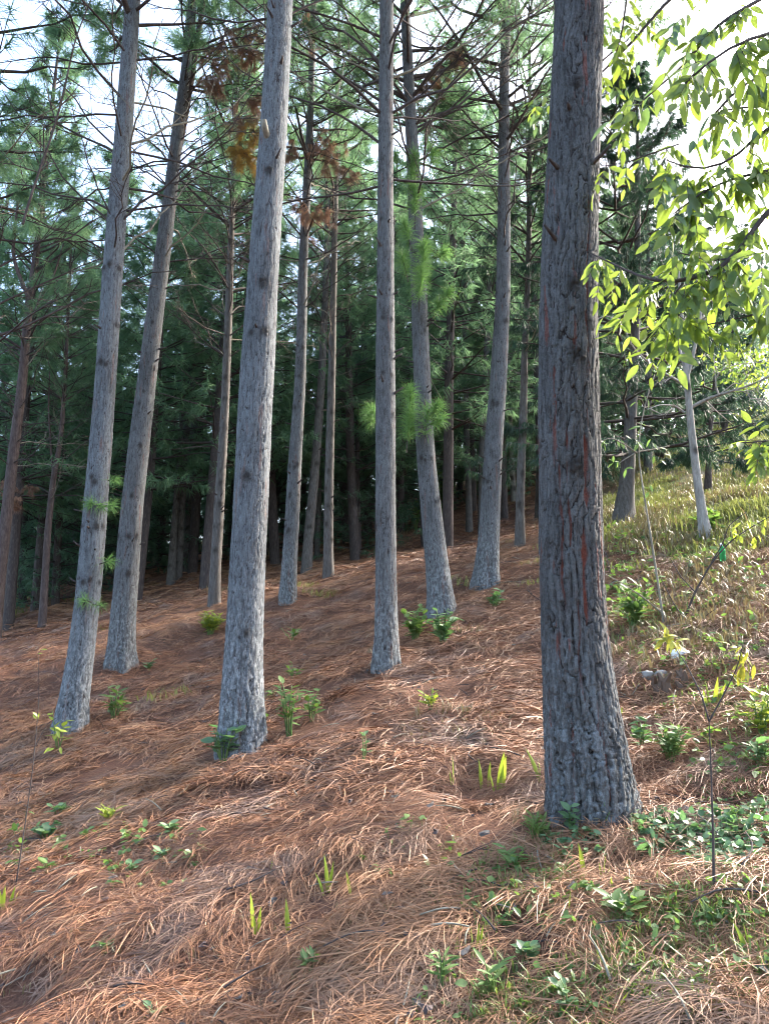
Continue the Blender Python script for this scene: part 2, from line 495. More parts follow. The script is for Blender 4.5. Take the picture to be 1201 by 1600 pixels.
# scatter: a point cloud that carries rotation, scale and which source piece stands there
def scatter(name, P, eul, scl, idx, sources, label, cat):
    V = np.asarray(P, float)
    me = bpy.data.meshes.new(name + '_points')
    me.vertices.add(len(V)); me.vertices.foreach_set('co', V.astype(np.float32).ravel())
    me.attributes.new('rot', 'FLOAT_VECTOR', 'POINT').data.foreach_set('vector', np.asarray(eul, np.float32).ravel())
    me.attributes.new('scl', 'FLOAT', 'POINT').data.foreach_set('value', np.asarray(scl, np.float32))
    me.attributes.new('idx', 'INT', 'POINT').data.foreach_set('value', np.asarray(idx, np.int32))
    me.update()
    cl = bpy.data.collections.new(name + '_pieces')
    for k, sm in enumerate(sources):
        cl.objects.link(bpy.data.objects.new('%s_piece_%02d' % (name, k), sm))
    ng = bpy.data.node_groups.new(name + '_scatter', 'GeometryNodeTree')
    ng.interface.new_socket('Geometry', in_out='INPUT', socket_type='NodeSocketGeometry')
    ng.interface.new_socket('Geometry', in_out='OUTPUT', socket_type='NodeSocketGeometry')
    N, Lk = ng.nodes, ng.links
    gi = N.new('NodeGroupInput'); go = N.new('NodeGroupOutput')
    ci = N.new('GeometryNodeCollectionInfo'); ci.inputs[0].default_value = cl
    ci.inputs['Separate Children'].default_value = True; ci.inputs['Reset Children'].default_value = True
    ip = N.new('GeometryNodeInstanceOnPoints'); ip.inputs['Pick Instance'].default_value = True
    def na(nm, dt):
        a = N.new('GeometryNodeInputNamedAttribute'); a.data_type = dt; a.inputs[0].default_value = nm
        return a.outputs['Attribute']
    e2r = N.new('FunctionNodeEulerToRotation')
    Lk.new(na('rot', 'FLOAT_VECTOR'), e2r.inputs[0]); Lk.new(e2r.outputs[0], ip.inputs['Rotation'])
    Lk.new(na('scl', 'FLOAT'), ip.inputs['Scale']); Lk.new(na('idx', 'INT'), ip.inputs['Instance Index'])
    Lk.new(gi.outputs[0], ip.inputs['Points']); Lk.new(ci.outputs[0], ip.inputs['Instance']); Lk.new(ip.outputs[0], go.inputs[0])
    o = obj(name, me)
    md = o.modifiers.new('scatter', 'NODES'); md.node_group = ng
    tag(o, label, cat, kind='stuff')
    return o

def surf_euler(x, y, heading, pitch=None, e=0.08):
    """Euler angles that lay local +X along the heading on the slope, local +Z along its normal"""
    n = land_normal(x, y, e)
    h = np.stack([np.cos(heading), np.sin(heading), np.zeros_like(heading)], -1)
    b = unit(np.cross(n, h)); tt = np.cross(b, n)
    if pitch is not None:
        c, s = np.cos(pitch)[:, None], np.sin(pitch)[:, None]
        tt, n = tt * c + n * s, n * c - tt * s
    return np.stack([np.arctan2(b[:, 2], n[:, 2]), -np.arcsin(np.clip(tt[:, 2], -1, 1)), np.arctan2(tt[:, 1], tt[:, 0])], -1)

def lock_mesh(seed, n, w, L, segs=3, spread=0.03, fan=0.25):
    g = np.random.default_rng(seed)
    mb = MB()
    arc = g.uniform(-0.35, 0.35)
    for k in range(n):
        l = L * g.uniform(0.65, 1.15)
        a0 = g.normal(0, fan); ar = arc + g.normal(0, 0.35)
        s = np.linspace(0, 1, segs + 1)
        ang = a0 + ar * s
        step = l / segs
        x = np.concatenate([[0], np.cumsum(np.cos((ang[1:] + ang[:-1]) / 2) * step)]) + g.normal(0, spread)
        y = np.concatenate([[0], np.cumsum(np.sin((ang[1:] + ang[:-1]) / 2) * step)]) + g.normal(0, spread)
        hh = g.uniform(0.004, 0.034) * (L / 0.22)
        z = hh * (0.25 + np.sin(np.clip(s * 1.15, 0, 1) * math.pi) * g.uniform(0.5, 1.0)) + g.uniform(-0.006, 0.012)
        P = np.stack([x, y, z], -1)
        roll = g.uniform(-0.9, 0.9)
        sd = np.stack([-np.sin(ang) * math.cos(roll), np.cos(ang) * math.cos(roll), np.full(segs + 1, math.sin(roll))], -1)
        ww = w * g.uniform(0.7, 1.3) * np.array([0.8] + [1.0] * (segs - 1) + [0.45])
        V = np.stack([P - sd * ww[:, None] / 2, P + sd * ww[:, None] / 2], 1).reshape(-1, 3)
        i = np.arange(segs) * 2
        mb.add(V, Q=np.c_[i, i + 1, i + 3, i + 2], tint=g.beta(0.9, 0.9))
    return mb.mesh('needle_lock', STRAW)

def straw_litter():
    g = np.random.default_rng(11)
    src = [lock_mesh(100 + k, 28, 0.0021, 0.18, 3, 0.04, 0.55) for k in range(7)] + \
          [lock_mesh(200 + k, 26, 0.0036, 0.19, 3, 0.05, 0.75) for k in range(7)] + \
          [lock_mesh(300 + k, 26, 0.009, 0.22, 2, 0.10, 0.9) for k in range(6)]
    xs, ys, lod = [], [], []
    for y0, y1, dens, lv in ((1.5, 3.4, 360, 0), (3.4, 4.6, 260, 0), (4.6, 6.5, 190, 1), (6.5, 10, 120, 1), (10, 15, 50, 1), (15, 24, 20, 2), (24, 32, 8, 2)):
        hw0 = 0.62 * y1 + 1.4
        n = int(dens * (y1 - y0) * 2 * hw0)
        x = g.uniform(-hw0, hw0, n); y = g.uniform(y0, y1, n)
        ok = np.abs(x) < 0.62 * y + 1.4
        x, y = x[ok], y[ok]
        keep = g.random(len(x)) > grassiness(x, y) * 0.93
        # thin spots where the soil and old grass show through
        thin = np.clip((noise3(x / 0.5, y / 0.35, 12.0) - 0.25) * 2.5, 0, 0.8) * (y < 9)
        keep &= g.random(len(x)) > thin
        xs.append(x[keep]); ys.append(y[keep]); lod.append(np.full(keep.sum(), lv))
    x = np.concatenate(xs); y = np.concatenate(ys); lod = np.concatenate(lod)
    n = len(x)
    down = math.atan2(-_co[1], -_co[0])
    head = down + 1.5 * noise3(x / 0.5, y / 0.4, 21) + 1.0 * noise3(x / 1.9, y / 1.7, 33) + g.normal(0, 0.9, n) + np.where(g.random(n) < 0.4, g.uniform(-3, 3, n), 0)
    eul = surf_euler(x, y, head, g.normal(0.0, 0.09, n))
    idx = np.where(lod == 0, g.integers(0, 7, n), np.where(lod == 1, 7 + g.integers(0, 7, n), 14 + g.integers(0, 6, n)))
    z = land(x, y) + g.uniform(0.0, 0.02, n)
    scatter('pine_straw_litter', np.stack([x, y, z], -1), eul, g.uniform(0.75, 1.25, n), idx, src,
            'brown pine needle straw lying matted over the whole slope', 'pine straw')
straw_litter()

# ------------------------------------------------------------------ pines: crowns, dead branches, trunks
def combine(name, parts):
    """one mesh from several builders, each with its own material"""
    V, T, Q, A, mi_t, mi_q, n = [], [], [], [], [], [], 0
    for k, (mb, mat) in enumerate(parts):
        v = np.concatenate(mb.v); V.append(v); A.append(np.concatenate(mb.a))
        t = np.concatenate(mb.t) if mb.t else np.zeros((0, 3), np.int64)
        q = np.concatenate(mb.q) if mb.q else np.zeros((0, 4), np.int64)
        T.append(t + n); Q.append(q + n); mi_t.append(np.full(len(t), k)); mi_q.append(np.full(len(q), k)); n += len(v)
    me = raw_mesh(name, np.concatenate(V), np.concatenate(T), np.concatenate(Q), None, {'tint': np.concatenate(A)})
    for _, mat in parts: me.materials.append(mat)
    me.polygons.foreach_set('material_index', np.concatenate(mi_t + mi_q).astype(np.int32))
    return me

def tuft(mb, p0, p1, n, L, w, droop, g, tint, segs=1, spread=0.85):
    p0 = np.asarray(p0); p1 = np.asarray(p1)
    s = g.uniform(0, 1, n)[:, None] ** 0.7
    base = p0 + (p1 - p0) * s
    ax = unit(p1 - p0)
    d = unit(ax * g.uniform(0.35, 1.0, (n, 1)) + unit(g.normal(size=(n, 3))) * spread)
    needles(mb, base, d, L * g.uniform(0.75, 1.15, n), w, droop, np.clip(tint + g.normal(0, 0.12, n), 0, 1), segs, g)

def live_branch(wood, leaf, o, az, el, L, g, nw, nn, droop, nl=0.23, tufts=10, twiggy=True):
    k = 6 if twiggy else 4
    s = np.linspace(0, 1, k)
    dirh = np.array([math.cos(az), math.sin(az), 0])
    bend = g.uniform(-0.15, 0.35)
    P = o + dirh * (L * s * math.cos(el))[:, None] + np.array([0, 0, 1]) * (L * (s * math.sin(el) + bend * s * s * 0.5))[:, None]
    P = P + g.normal(0, 0.025 * L, (k, 3)) * s[:, None]
    V, T, Q = tube(P, np.linspace(0.012 + 0.009 * L, 0.005, k), 4 if twiggy else 3, twiggy)
    wood.add(V, T, Q)
    tt = g.uniform(0.15, 0.75)
    for i in range(tufts):
        f = 1.0 if i == 0 else g.uniform(0.35, 0.98)
        q = np.array([np.interp(f, s, P[:, c]) for c in range(3)])
        a2 = az + (g.choice([-1, 1]) * g.uniform(0.4, 1.2) if i else 0.0)
        e2 = el + g.uniform(-0.3, 0.6)
        l2 = L * g.uniform(0.12, 0.34) * (1.25 - f * 0.5)
        q2 = q + l2 * np.array([math.cos(a2) * math.cos(e2), math.sin(a2) * math.cos(e2), math.sin(e2)])
        if twiggy:
            V, T, Q = tube([q, q2], [0.006, 0.003], 3, False)
            wood.add(V, None, Q)
        m = q + (q2 - q) * 0.35
        tuft(leaf, m, q2 + (q2 - q) * 0.1, nn, nl, nw, droop, g, np.clip(tt + g.normal(0, 0.15), 0, 1))

def make_crown(seed, Hc=9.0, Rc=2.1, whorls=15, per=5, nw=0.007, nn=46, tufts=10, droop=0.5, mat=None, base_el=0.45, shape=0.75):
    g = np.random.default_rng(seed)
    wood, leaf = MB(), MB()
    for i in range(whorls):
        f = (i + g.uniform(-0.3, 0.3)) / whorls
        f = min(max(f, 0), 1)
        for j in range(per + g.integers(-1, 2)):
            az = j * 2 * math.pi / per + i * 1.3 + g.normal(0, 0.3)
            L = Rc * ((1 - f) ** shape * g.uniform(0.55, 1.2) + 0.13)
            if i < 3: L *= g.uniform(0.5, 1.0)
            live_branch(wood, leaf, np.array([0, 0, f * Hc + g.uniform(-0.15, 0.15)]), az, base_el + 0.5 * f + g.normal(0, 0.15), L, g, nw, nn, droop, tufts=tufts)
    return combine('crown', [(wood, TWIG), (leaf, mat or NEEDLE)])

CROWNS = [make_crown(40 + k, 9.0, (2.3, 1.9, 2.5, 2.1, 2.0, 2.4)[k], 14, 5, 0.0115, 42, 11, 0.6) for k in range(6)]

def dead_branch(seed):
    """bare dead limb one metre long along +X with forking twigs"""
    g = np.random.default_rng(seed)
    mb = MB()
    k = 8
    s = np.linspace(0, 1, k)
    up = g.uniform(-0.1, 0.25)
    wob = np.cumsum(g.normal(0, 0.022, (k, 3)), 0); wob -= wob[0]
    P = np.stack([s, 0 * s, up * s * s], -1) + wob
    mb.add(*tube(P, np.linspace(0.0085, 0.0022, k), 5))
    for i in range(g.integers(7, 12)):
        f = g.uniform(0.2, 0.97)
        q = np.array([np.interp(f, s, P[:, c]) for c in range(3)])
        a = g.choice([-1, 1]) * g.uniform(0.35, 1.0); e = g.uniform(-0.5, 0.6)
        l = g.uniform(0.12, 0.42) * (1.2 - f)
        d = np.array([math.cos(a) * math.cos(e), math.sin(a) * math.cos(e), math.sin(e)])
        m = q + d * l * 0.5 + g.normal(0, 0.02, 3)
        q2 = q + d * l + np.array([0, 0, g.uniform(-0.08, 0.1)])
        mb.add(*tube([q, m, q2], [0.003, 0.0024, 0.0012], 4))
        for _ in range(2):
            r_ = m + (q2 - m) * g.uniform(0, 0.7)
            mb.add(*tube([r_, r_ + unit(d + g.normal(0, 0.6, 3)) * l * g.uniform(0.2, 0.45)], [0.0018, 0.0009], 3))
    return mb
DEAD = [dead_branch(500 + k).mesh('dead_branch', TWIG) for k in range(9)]
DEAD_PALE = [dead_branch(540 + k).mesh('dead_branch_pale', TWIG_PALE) for k in range(4)]

def bark_relief(th, z, Rm, cw, ch, seed):
    """long flat plates between wavering vertical fissures, broken across here and there: relief 0..1"""
    X, Y = np.cos(th) * Rm, np.sin(th) * Rm
    def ss(v, w):
        v = np.clip(v / w, 0, 1); return v * v * (3 - 2 * v)
    def columns(width, k, wander):
        N = max(5, int(round(2 * math.pi * Rm / width)))
        a = th / (2 * math.pi) * N + wander * noise3(X / 0.07 + k, Y / 0.07, z / 0.26 + seed) + 0.26 * noise3(X / 0.022, Y / 0.022 + k, z / 0.06 + seed) + 0.14 * noise3(X / 0.01, Y / 0.01, z / 0.02 + k)
        return a, N, np.abs(a - np.round(a)), np.mod(np.round(a - 0.5), N)
    a, N, e1, id1 = columns(cw, 3.0 + seed, 1.3)
    _, _, e2, _ = columns(cw * 1.9, 11.0 + seed, 1.8)
    wv = 0.11 + 0.10 * (noise3(X / 0.05, Y / 0.05, z / 0.15 + seed * 2) * 0.5 + 0.5)
    f1 = 0.38 + 0.62 * ss(e1, wv * 0.85)
    f2 = ss(e2, wv * 0.5)
    off = _h3(id1, np.full(a.shape, float(int(seed))), np.full(a.shape, 5.0))
    zz = z / ch * (0.7 + 0.6 * off) + off * 17 + 0.4 * noise3(X / 0.025, Y / 0.025, z / 0.04 + seed)
    fz = np.abs(zz - np.round(zz))
    pid = _h3(id1, np.round(zz - 0.5), np.full(a.shape, 91.0))
    f3 = 0.55 + 0.45 * ss(fz, 0.03 + 0.04 * pid)
    fine = noise3(X / 0.010, Y / 0.010, z / 0.018) * 0.55 + noise3(X / 0.005, Y / 0.005, z / 0.008) * 0.45
    return np.clip(f1 * f2 * f3 * (0.66 + 0.4 * pid) + 0.13 * fine, 0, 1.1)

class Trunk: pass

def build_trunk(pts, H, mat, nth, dz, amp, cw, ch, flare=0.15, lobes=5, knots=(), seed=1, base=None, scars=()):
    g = np.random.default_rng(seed)
    base = hit(pts[0][0], pts[0][1]) if base is None else np.asarray(base, float)
    d = base[1]
    C, Rr = [], []
    for px, py, w in pts:
        p = at(px, py, d)
        C.append(p - base); Rr.append(w * 0.5 * cdepth(p) / F)
    C = np.array(C); Rr = np.array(Rr)
    C[0] = 0
    dirn = unit(C[-1] - C[-2]); hl = C[-1][2]; rl = Rr[-1]
    ext, er = [], []
    p = C[-1].copy(); h = hl
    while h < H - 0.3:
        st = min(0.6, H - h)
        dirn = unit(dirn * 0.9 + np.array([0, 0, 0.1]))
        p = p + dirn * st / max(dirn[2], 0.3); h += st
        ext.append(p.copy()); er.append(max(0.012, rl * (1 - (h - hl) / (H - hl + 0.5))))
    if ext: C = np.vstack([C, ext]); Rr = np.concatenate([Rr, er])
    C = np.vstack([[C[0][0], C[0][1], -0.35], C]); Rr = np.concatenate([[Rr[0] * 1.05], Rr])
    zf = min(hl + 0.3, H)
    zs = np.concatenate([np.arange(-0.35, zf, dz), np.arange(zf, C[-1][2] + 0.01, 0.35)])
    def ev(z):
        return np.stack([np.interp(z, C[:, 2], C[:, 0]), np.interp(z, C[:, 2], C[:, 1])], -1), np.interp(z, C[:, 2], Rr)
    cc = np.zeros((len(zs), 2)); rr = np.zeros(len(zs))
    offs = np.linspace(-0.35, 0.35, 9)
    for o_ in offs:                                         # rounds the corners of the picked centre line
        a_, b_ = ev(np.clip(zs + o_ * np.clip((zs + 0.35) / 0.7, 0.05, 1), -0.35, C[-1][2])); cc += a_ / 9; rr += b_ / 9
    th = np.arange(nth) * 2 * math.pi / nth
    TH, ZZ = np.meshgrid(th, zs)
    Rm = float(np.interp(1.2, C[:, 2], Rr))
    ph = g.uniform(0, 6)
    rad = np.repeat(rr[:, None], nth, 1)
    rad = rad * (1 + flare * np.exp(-np.clip(ZZ, 0, None) / 0.16) * (0.55 + 0.45 * np.cos(TH * lobes + ph)))
    rad = rad * (1 + 0.025 * noise3(np.cos(TH) * 1.5 + seed, np.sin(TH) * 1.5, ZZ / 0.4))
    rel = bark_relief(TH, ZZ, Rm, cw, ch, seed) if amp > 0 else np.zeros_like(TH)
    lowamp = amp * (0.75 + 0.6 * np.exp(-np.clip(ZZ, 0, None) / 0.8))
    rad = rad + (rel - 0.6) * lowamp * np.clip(rad / (Rm + 1e-6), 0.25, 1.2)
    kn = np.zeros_like(TH)
    for (kth, kz, ks) in knots:
        dth = np.angle(np.exp(1j * (TH - kth)))
        q = np.exp(-((dth * Rm) ** 2 + ((ZZ - kz) * 0.8) ** 2) / (2 * ks * ks))
        kn = np.maximum(kn, q)
    rad = rad + kn * 0.012 * (0.5 + noise3(TH * 9, ZZ * 60, 3.0))
    sc = np.zeros_like(TH)
    for (sth, sz, sl, sw_) in scars:
        dth = np.angle(np.exp(1j * (TH - sth - 0.08 * noise3(ZZ / 0.12, 4.0, sth)))) * Rm
        w_ = sw_ * (0.55 + 0.45 * noise3(ZZ / 0.07, 9.0, sth * 5)) * np.clip((1 - np.abs(ZZ - sz) / sl) * 3, 0, 1)
        sc = np.maximum(sc, np.clip((w_ - np.abs(dth)) / 0.003, 0, 1))
    rad = rad - sc * (0.25 + 0.6 * rel) * amp * 0.9
    X = cc[:, :1] + np.cos(TH) * rad; Yy = cc[:, 1:] + np.sin(TH) * rad
    V = np.stack([X, Yy, ZZ], -1).reshape(-1, 3)
    n = len(zs)
    i, j = np.meshgrid(np.arange(n - 1), np.arange(nth), indexing='ij')
    a = (i * nth + j).ravel(); b = (i * nth + (j + 1) % nth).ravel()
    Q = np.c_[a, b, b + nth, a + nth]
    me = raw_mesh('trunk', V, np.zeros((0, 3), int), Q, mat, {'plate': rel.ravel(), 'scar': sc.ravel(), 'knot': np.clip(kn * 1.3, 0, 1).ravel()})
    t = Trunk()
    t.me, t.base, t.C, t.R, t.H = me, base, C, Rr, float(C[-1][2])
    t.point = lambda z: np.array([np.interp(z, C[:, 2], C[:, 0]), np.interp(z, C[:, 2], C[:, 1]), z])
    t.rad = lambda z: float(np.interp(z, C[:, 2], Rr))
    return t

def knot_rings(z0, z1, step, g, ks=0.022, n=(3, 5)):
    out = []; z = z0
    while z < z1:
        for k in range(g.integers(n[0], n[1] + 1)):
            out.append((g.uniform(0, 6.283), z + g.normal(0, 0.02), ks * g.uniform(0.7, 1.2)))
        z += step * g.uniform(0.8, 1.2)
    return out

def z_of(py, d, bz):
    """height above the foot that shows at picture row py for something d metres off"""
    return at(600, py, d)[2] - bz

def put_branch(root, t, z, az, el, L, pale=False, g=rng, name='branch'):
    me = (DEAD_PALE if pale else DEAD)[int(g.integers(0, 4 if pale else 9))]
    p = t.point(z) + 0.6 * t.rad(z) * np.array([math.cos(az), math.sin(az), 0])
    q = Quaternion((0, 0, 1), az) @ Quaternion((0, 1, 0), -el) @ Quaternion((1, 0, 0), float(g.uniform(0, 6.28)))
    return obj(name, me, root, tuple(p), q, (L, L * 1.0, L * 1.0) if L < 1.6 else (L, L * 0.85, L * 0.85))

def pine(label, pts, H, hb, crown, mat, det, amp=0.006, cw=0.03, ch=0.09, flare=0.15, whorls=None, knots=None, seed=1, group=None, cs=None, name='pine_tree', base=None, no_crown=False, scars=()):
    g = np.random.default_rng(seed * 13 + 5)
    kn = knot_rings(knots[0], knots[1], knots[2], g, knots[3]) if isinstance(knots, tuple) else (knots or ())
    t = build_trunk(pts, H, mat, det[0], det[1], amp, cw, ch, flare, 5, kn, seed, base=base, scars=scars)
    root = thing(name, label, 'tree', t.base, group)
    obj('trunk', t.me, root)
    if not no_crown:
        s = cs or (t.H - hb + 0.3) / 9.0
        p = t.point(hb); tp = t.point(min(hb + 3, t.H))
        q = Vector((0, 0, 1)).rotation_difference(Vector(tuple(unit(tp - p))))
        obj('crown', CROWNS[crown % 6], root, tuple(p), q @ Quaternion((0, 0, 1), float(g.uniform(0, 6.28))), s)
    if whorls:
        z0, z1, step, per, Lr = whorls
        z = z0
        while z < z1:
            a0 = g.uniform(0, 6.28)
            for k in range(per):
                if g.random() < 0.15: continue
                put_branch(root, t, z + g.normal(0, 0.03), a0 + k * 6.283 / per + g.normal(0, 0.25), g.uniform(0.1, 0.85), g.uniform(*Lr), g.random() < 0.25, g)
            z += step * g.uniform(0.75, 1.25)
    t.root = root
    return t

G_STAND = 'pines of the stand on the slope'
T = {}
T['big'] = pine('massive dark fissured pine trunk with red bark streaks, nearest the camera',
    [(926, 1272, 134), (921, 1235, 126), (915, 1170, 122), (902, 1070, 106), (894, 950, 96), (890, 800, 95), (887, 600, 91), (888, 450, 86), (890, 340, 83), (897, 200, 77), (905, 0, 74)],
    19, 9.0, 0, BARK_DARK, (200, 0.0055), 0.017, 0.026, 0.12, 0.18, seed=3, group=G_STAND, scars=[(-1.25, 1.6, 0.2, 0.02), (-1.40, 1.1, 0.26, 0.022), (-2.1, 1.3, 0.4, 0.008), (-1.85, 1.5, 0.35, 0.008), (-1.12, 2.6, 0.5, 0.012), (-1.7, 0.75, 0.3, 0.007), (-2.3, 1.9, 0.3, 0.007)],
    knots=[(-1.6, 1.62, 0.03), (-1.5, 2.18, 0.028), (-1.62, 2.56, 0.025), (-1.75, 3.7, 0.02)])
T['pale'] = pine('tall pale grey pine with a sawn stub, leafy sprig at its foot',
    [(377, 1164, 74), (378, 1120, 67), (381, 1000, 57), (387, 880, 54), (391, 800, 53), (401, 600, 53), (413, 400, 46), (420, 300, 44), (428, 200, 41), (438, 0, 38)],
    20, 9.6, 1, BARK_GREY, (128, 0.011), 0.014, 0.026, 0.08, 0.2, seed=5, group=G_STAND,
    knots=[(-1.4, 3.95, 0.035), (-1.1, 3.5, 0.025), (-1.9, 3.48, 0.02), (-1.7, 2.2, 0.03), (-1.5, 5.05, 0.03), (-1.3, 0.9, 0.02)])
T['left'] = pine('grey leaning pine with needle sprigs on its bole, thickest trunk at far left',
    [(108, 1138, 49), (115, 1100, 44), (130, 1000, 38), (141, 900, 37), (149, 800, 36), (165, 600, 31), (178, 400, 30), (194, 200, 26), (208, 0, 22)],
    18, 8.7, 2, BARK_GREY, (96, 0.015), 0.012, 0.026, 0.08, 0.25, whorls=(5.6, 8.6, 0.5, 4, (1.2, 2.6)), knots=(1.6, 5.4, 0.62, 0.022), seed=7, group=G_STAND)
T['leaning'] = pine('smooth grey-brown pine leaning to a forked top beside the sprigged pine',
    [(189, 1036, 44), (190, 1000, 40), (198, 900, 36), (206, 800, 33), (217, 700, 32), (229, 600, 28), (241, 500, 27), (254, 400, 24), (267, 300, 20), (278, 200, 18), (293, 100, 16), (300, 0, 14)],
    17, 8.8, 3, BARK_BROWN, (88, 0.016), 0.010, 0.026, 0.08, 0.25, whorls=(5.9, 8.8, 0.55, 4, (1.0, 2.2)), knots=(1.2, 5.6, 0.6, 0.026), seed=9, group=G_STAND)
T['middle'] = pine('straight slim purple-grey pine standing upright just beyond the middle of the slope',
    [(603, 1037, 40), (603, 1000, 36), (603, 900, 32), (602, 750, 31), (602, 600, 30), (602, 450, 27), (602, 300, 24), (604, 0, 21)],
    19, 9.3, 4, BARK_BROWN, (90, 0.016), 0.011, 0.026, 0.075, 0.25, whorls=(6.4, 9.4, 0.5, 4, (1.3, 2.8)), knots=(1.4, 6.2, 0.62, 0.02), seed=11, group=G_STAND)
T['curved'] = pine('pine with a curved swept foot and green needle shoots, bushes at its base',
    [(690, 956, 44), (686, 910, 37), (679, 850, 34), (668, 750, 30), (661, 650, 27), (656, 500, 25), (652, 400, 23), (645, 250, 20), (637, 100, 16), (632, 0, 14)],
    18, 7.6, 5, BARK_BROWN, (88, 0.016), 0.011, 0.026, 0.075, 0.25, whorls=(5.9, 8.6, 0.48, 4, (1.4, 2.8)), knots=(1.5, 5.5, 0.6, 0.02), seed=13, group=G_STAND)
T['ringed'] = pine('straight pine ringed with dark branch scars beside the nearest dark trunk',
    [(759, 911, 42), (761, 870, 34), (766, 800, 31), (770, 700, 28), (778, 600, 26), (786, 450, 22), (787, 300, 19), (787, 150, 16), (791, 0, 13)],
    18, 7.0, 0, BARK_BROWN, (88, 0.016), 0.010, 0.026, 0.08, 0.25, whorls=(5.4, 8.8, 0.5, 4, (1.2, 2.4)), knots=(1.5, 5.2, 0.58, 0.026), seed=15, group=G_STAND)
T['t8'] = pine('slim pine with hanging rusty dead foliage, right behind the pale grey pine',
    [(449, 938, 28), (451, 900, 24), (457, 800, 22), (462, 700, 20), (469, 600, 17), (474, 400, 14), (484, 200, 11), (490, 0, 9)],
    17, 8.0, 1, BARK_BROWN, (64, 0.022), 0.010, 0.028, 0.08, 0.12, whorls=(5.2, 8.6, 0.5, 4, (1.0, 2.2)), knots=(1.2, 5.0, 0.5, 0.024), seed=17, group=G_STAND)
T['t9'] = pine('slim dark pine with many bare upswept twigs between leaning pine and pale pine',
    [(335, 946, 20), (336, 900, 17), (342, 800, 16), (351, 650, 13), (357, 500, 12), (362, 350, 9), (368, 200, 7)],
    16, 7.4, 2, BARK_FAR, (28, 0.05), 0.004, 0.03, 0.08, 0.12, whorls=(4.8, 9.0, 0.5, 5, (1.2, 2.4)), knots=(1.0, 4.6, 0.5, 0.026), seed=19, group=G_STAND)
T['t10'] = pine('left one of the close trio of thin pines with dark knots',
    [(479, 893, 18), (481, 850, 16), (491, 750, 14), (502, 600, 12), (509, 450, 10), (513, 300, 8)],
    15, 7.2, 3, BARK_FAR, (26, 0.05), 0.004, 0.03, 0.08, 0.12, whorls=(4.6, 7.6, 0.5, 4, (0.8, 1.8)), knots=(0.8, 5.0, 0.42, 0.03), seed=21, group=G_STAND)
T['t11'] = pine('right one of the close trio of thin pines with dark knots',
    [(513, 903, 18), (513, 850, 15), (514, 750, 14), (518, 600, 12), (521, 450, 10), (524, 300, 9), (527, 150, 7)],
    16, 7.8, 4, BARK_FAR, (26, 0.05), 0.004, 0.03, 0.08, 0.12, whorls=(4.8, 8.0, 0.5, 4, (0.8, 1.8)), knots=(0.8, 5.0, 0.42, 0.03), seed=23, group=G_STAND)
T['t12'] = pine('thinnest greenish stem standing behind the close trio of pines',
    [(495, 869, 9), (500, 700, 8), (503, 600, 7), (506, 480, 6)], 14, 8.0, 5, BARK_FAR, (16, 0.1), 0, 0.03, 0.08, 0.1, seed=25, group=G_STAND)
T['t13'] = pine('thin straight grey pine between the curved pine and the ringed pine',
    [(733, 831, 12), (732, 780, 10), (729, 700, 9), (727, 600, 8), (725, 500, 7), (722, 350, 5)], 15, 7.0, 0, BARK_FAR, (18, 0.08), 0.0, 0.03, 0.08, 0.12, whorls=(4.4, 7.2, 0.6, 4, (1.0, 2.0)), knots=(1.0, 5, 0.6, 0.04), seed=27, group=G_STAND)
T['t14'] = pine('thin bent pine behind the leafy green bush deep in the stand',
    [(699, 792, 10), (693, 700, 9), (687, 600, 8), (683, 500, 6)], 14, 7.0, 1, BARK_FAR, (16, 0.1), 0.0, 0.03, 0.08, 0.12, seed=29, group=G_STAND)
T['t15'] = pine('thin pine half hidden directly behind the ringed pine',
    [(752, 832, 12), (753, 700, 11), (758, 600, 10), (762, 500, 9), (765, 400, 7)], 15, 7.5, 2, BARK_FAR, (18, 0.1), 0.0, 0.03, 0.08, 0.12, seed=31, group=G_STAND)
T['t16'] = pine('slim pine with upswept bare limbs just left of the nearest dark trunk',
    [(812, 852, 17), (812, 800, 14), (813, 750, 13), (817, 650, 12), (819, 550, 10), (824, 450, 9), (826, 350, 8)], 14, 5.6, 3, BARK_FAR, (24, 0.06), 0.004, 0.03, 0.08, 0.12, whorls=(3.8, 7.0, 0.5, 4, (1.0, 2.2)), knots=(0.8, 4.2, 0.5, 0.03), seed=33, group=G_STAND)
T['t17'] = pine('mottled thin trunk peeping out behind the ringed pine, near the dark wood',
    [(802, 784, 9), (799, 720, 8), (795, 600, 6)], 14, 6.0, 4, BARK_PALE, (16, 0.1), 0.0, 0.03, 0.08, 0.12, knots=(0.5, 4.5, 0.4, 0.06), seed=35, group=G_STAND)
T['t18'] = pine('pine trunk nearly hidden behind the left edge of the nearest dark trunk',
    [(841, 810, 13), (843, 720, 11), (846, 600, 9)], 14, 6.5, 5, BARK_FAR, (16, 0.1), 0.0, 0.03, 0.08, 0.12, seed=37, group=G_STAND)
T['t19'] = pine('thin shaded trunk close left of the curved pine, deep in the stand',
    [(633, 807, 9), (630, 700, 8), (628, 600, 7)], 14, 6.0, 0, BARK_FAR, (16, 0.1), 0.0, 0.03, 0.08, 0.12, seed=39, group=G_STAND)
T['c1'] = pine('left stem of the tight cluster of three thin pines downslope',
    [(267, 912, 14), (272, 830, 10), (278, 750, 9), (283, 670, 7)], 13, 6.0, 1, BARK_FAR, (20, 0.08), 0.0, 0.03, 0.08, 0.12, knots=(0.5, 5, 0.5, 0.03), seed=41, group=G_STAND)
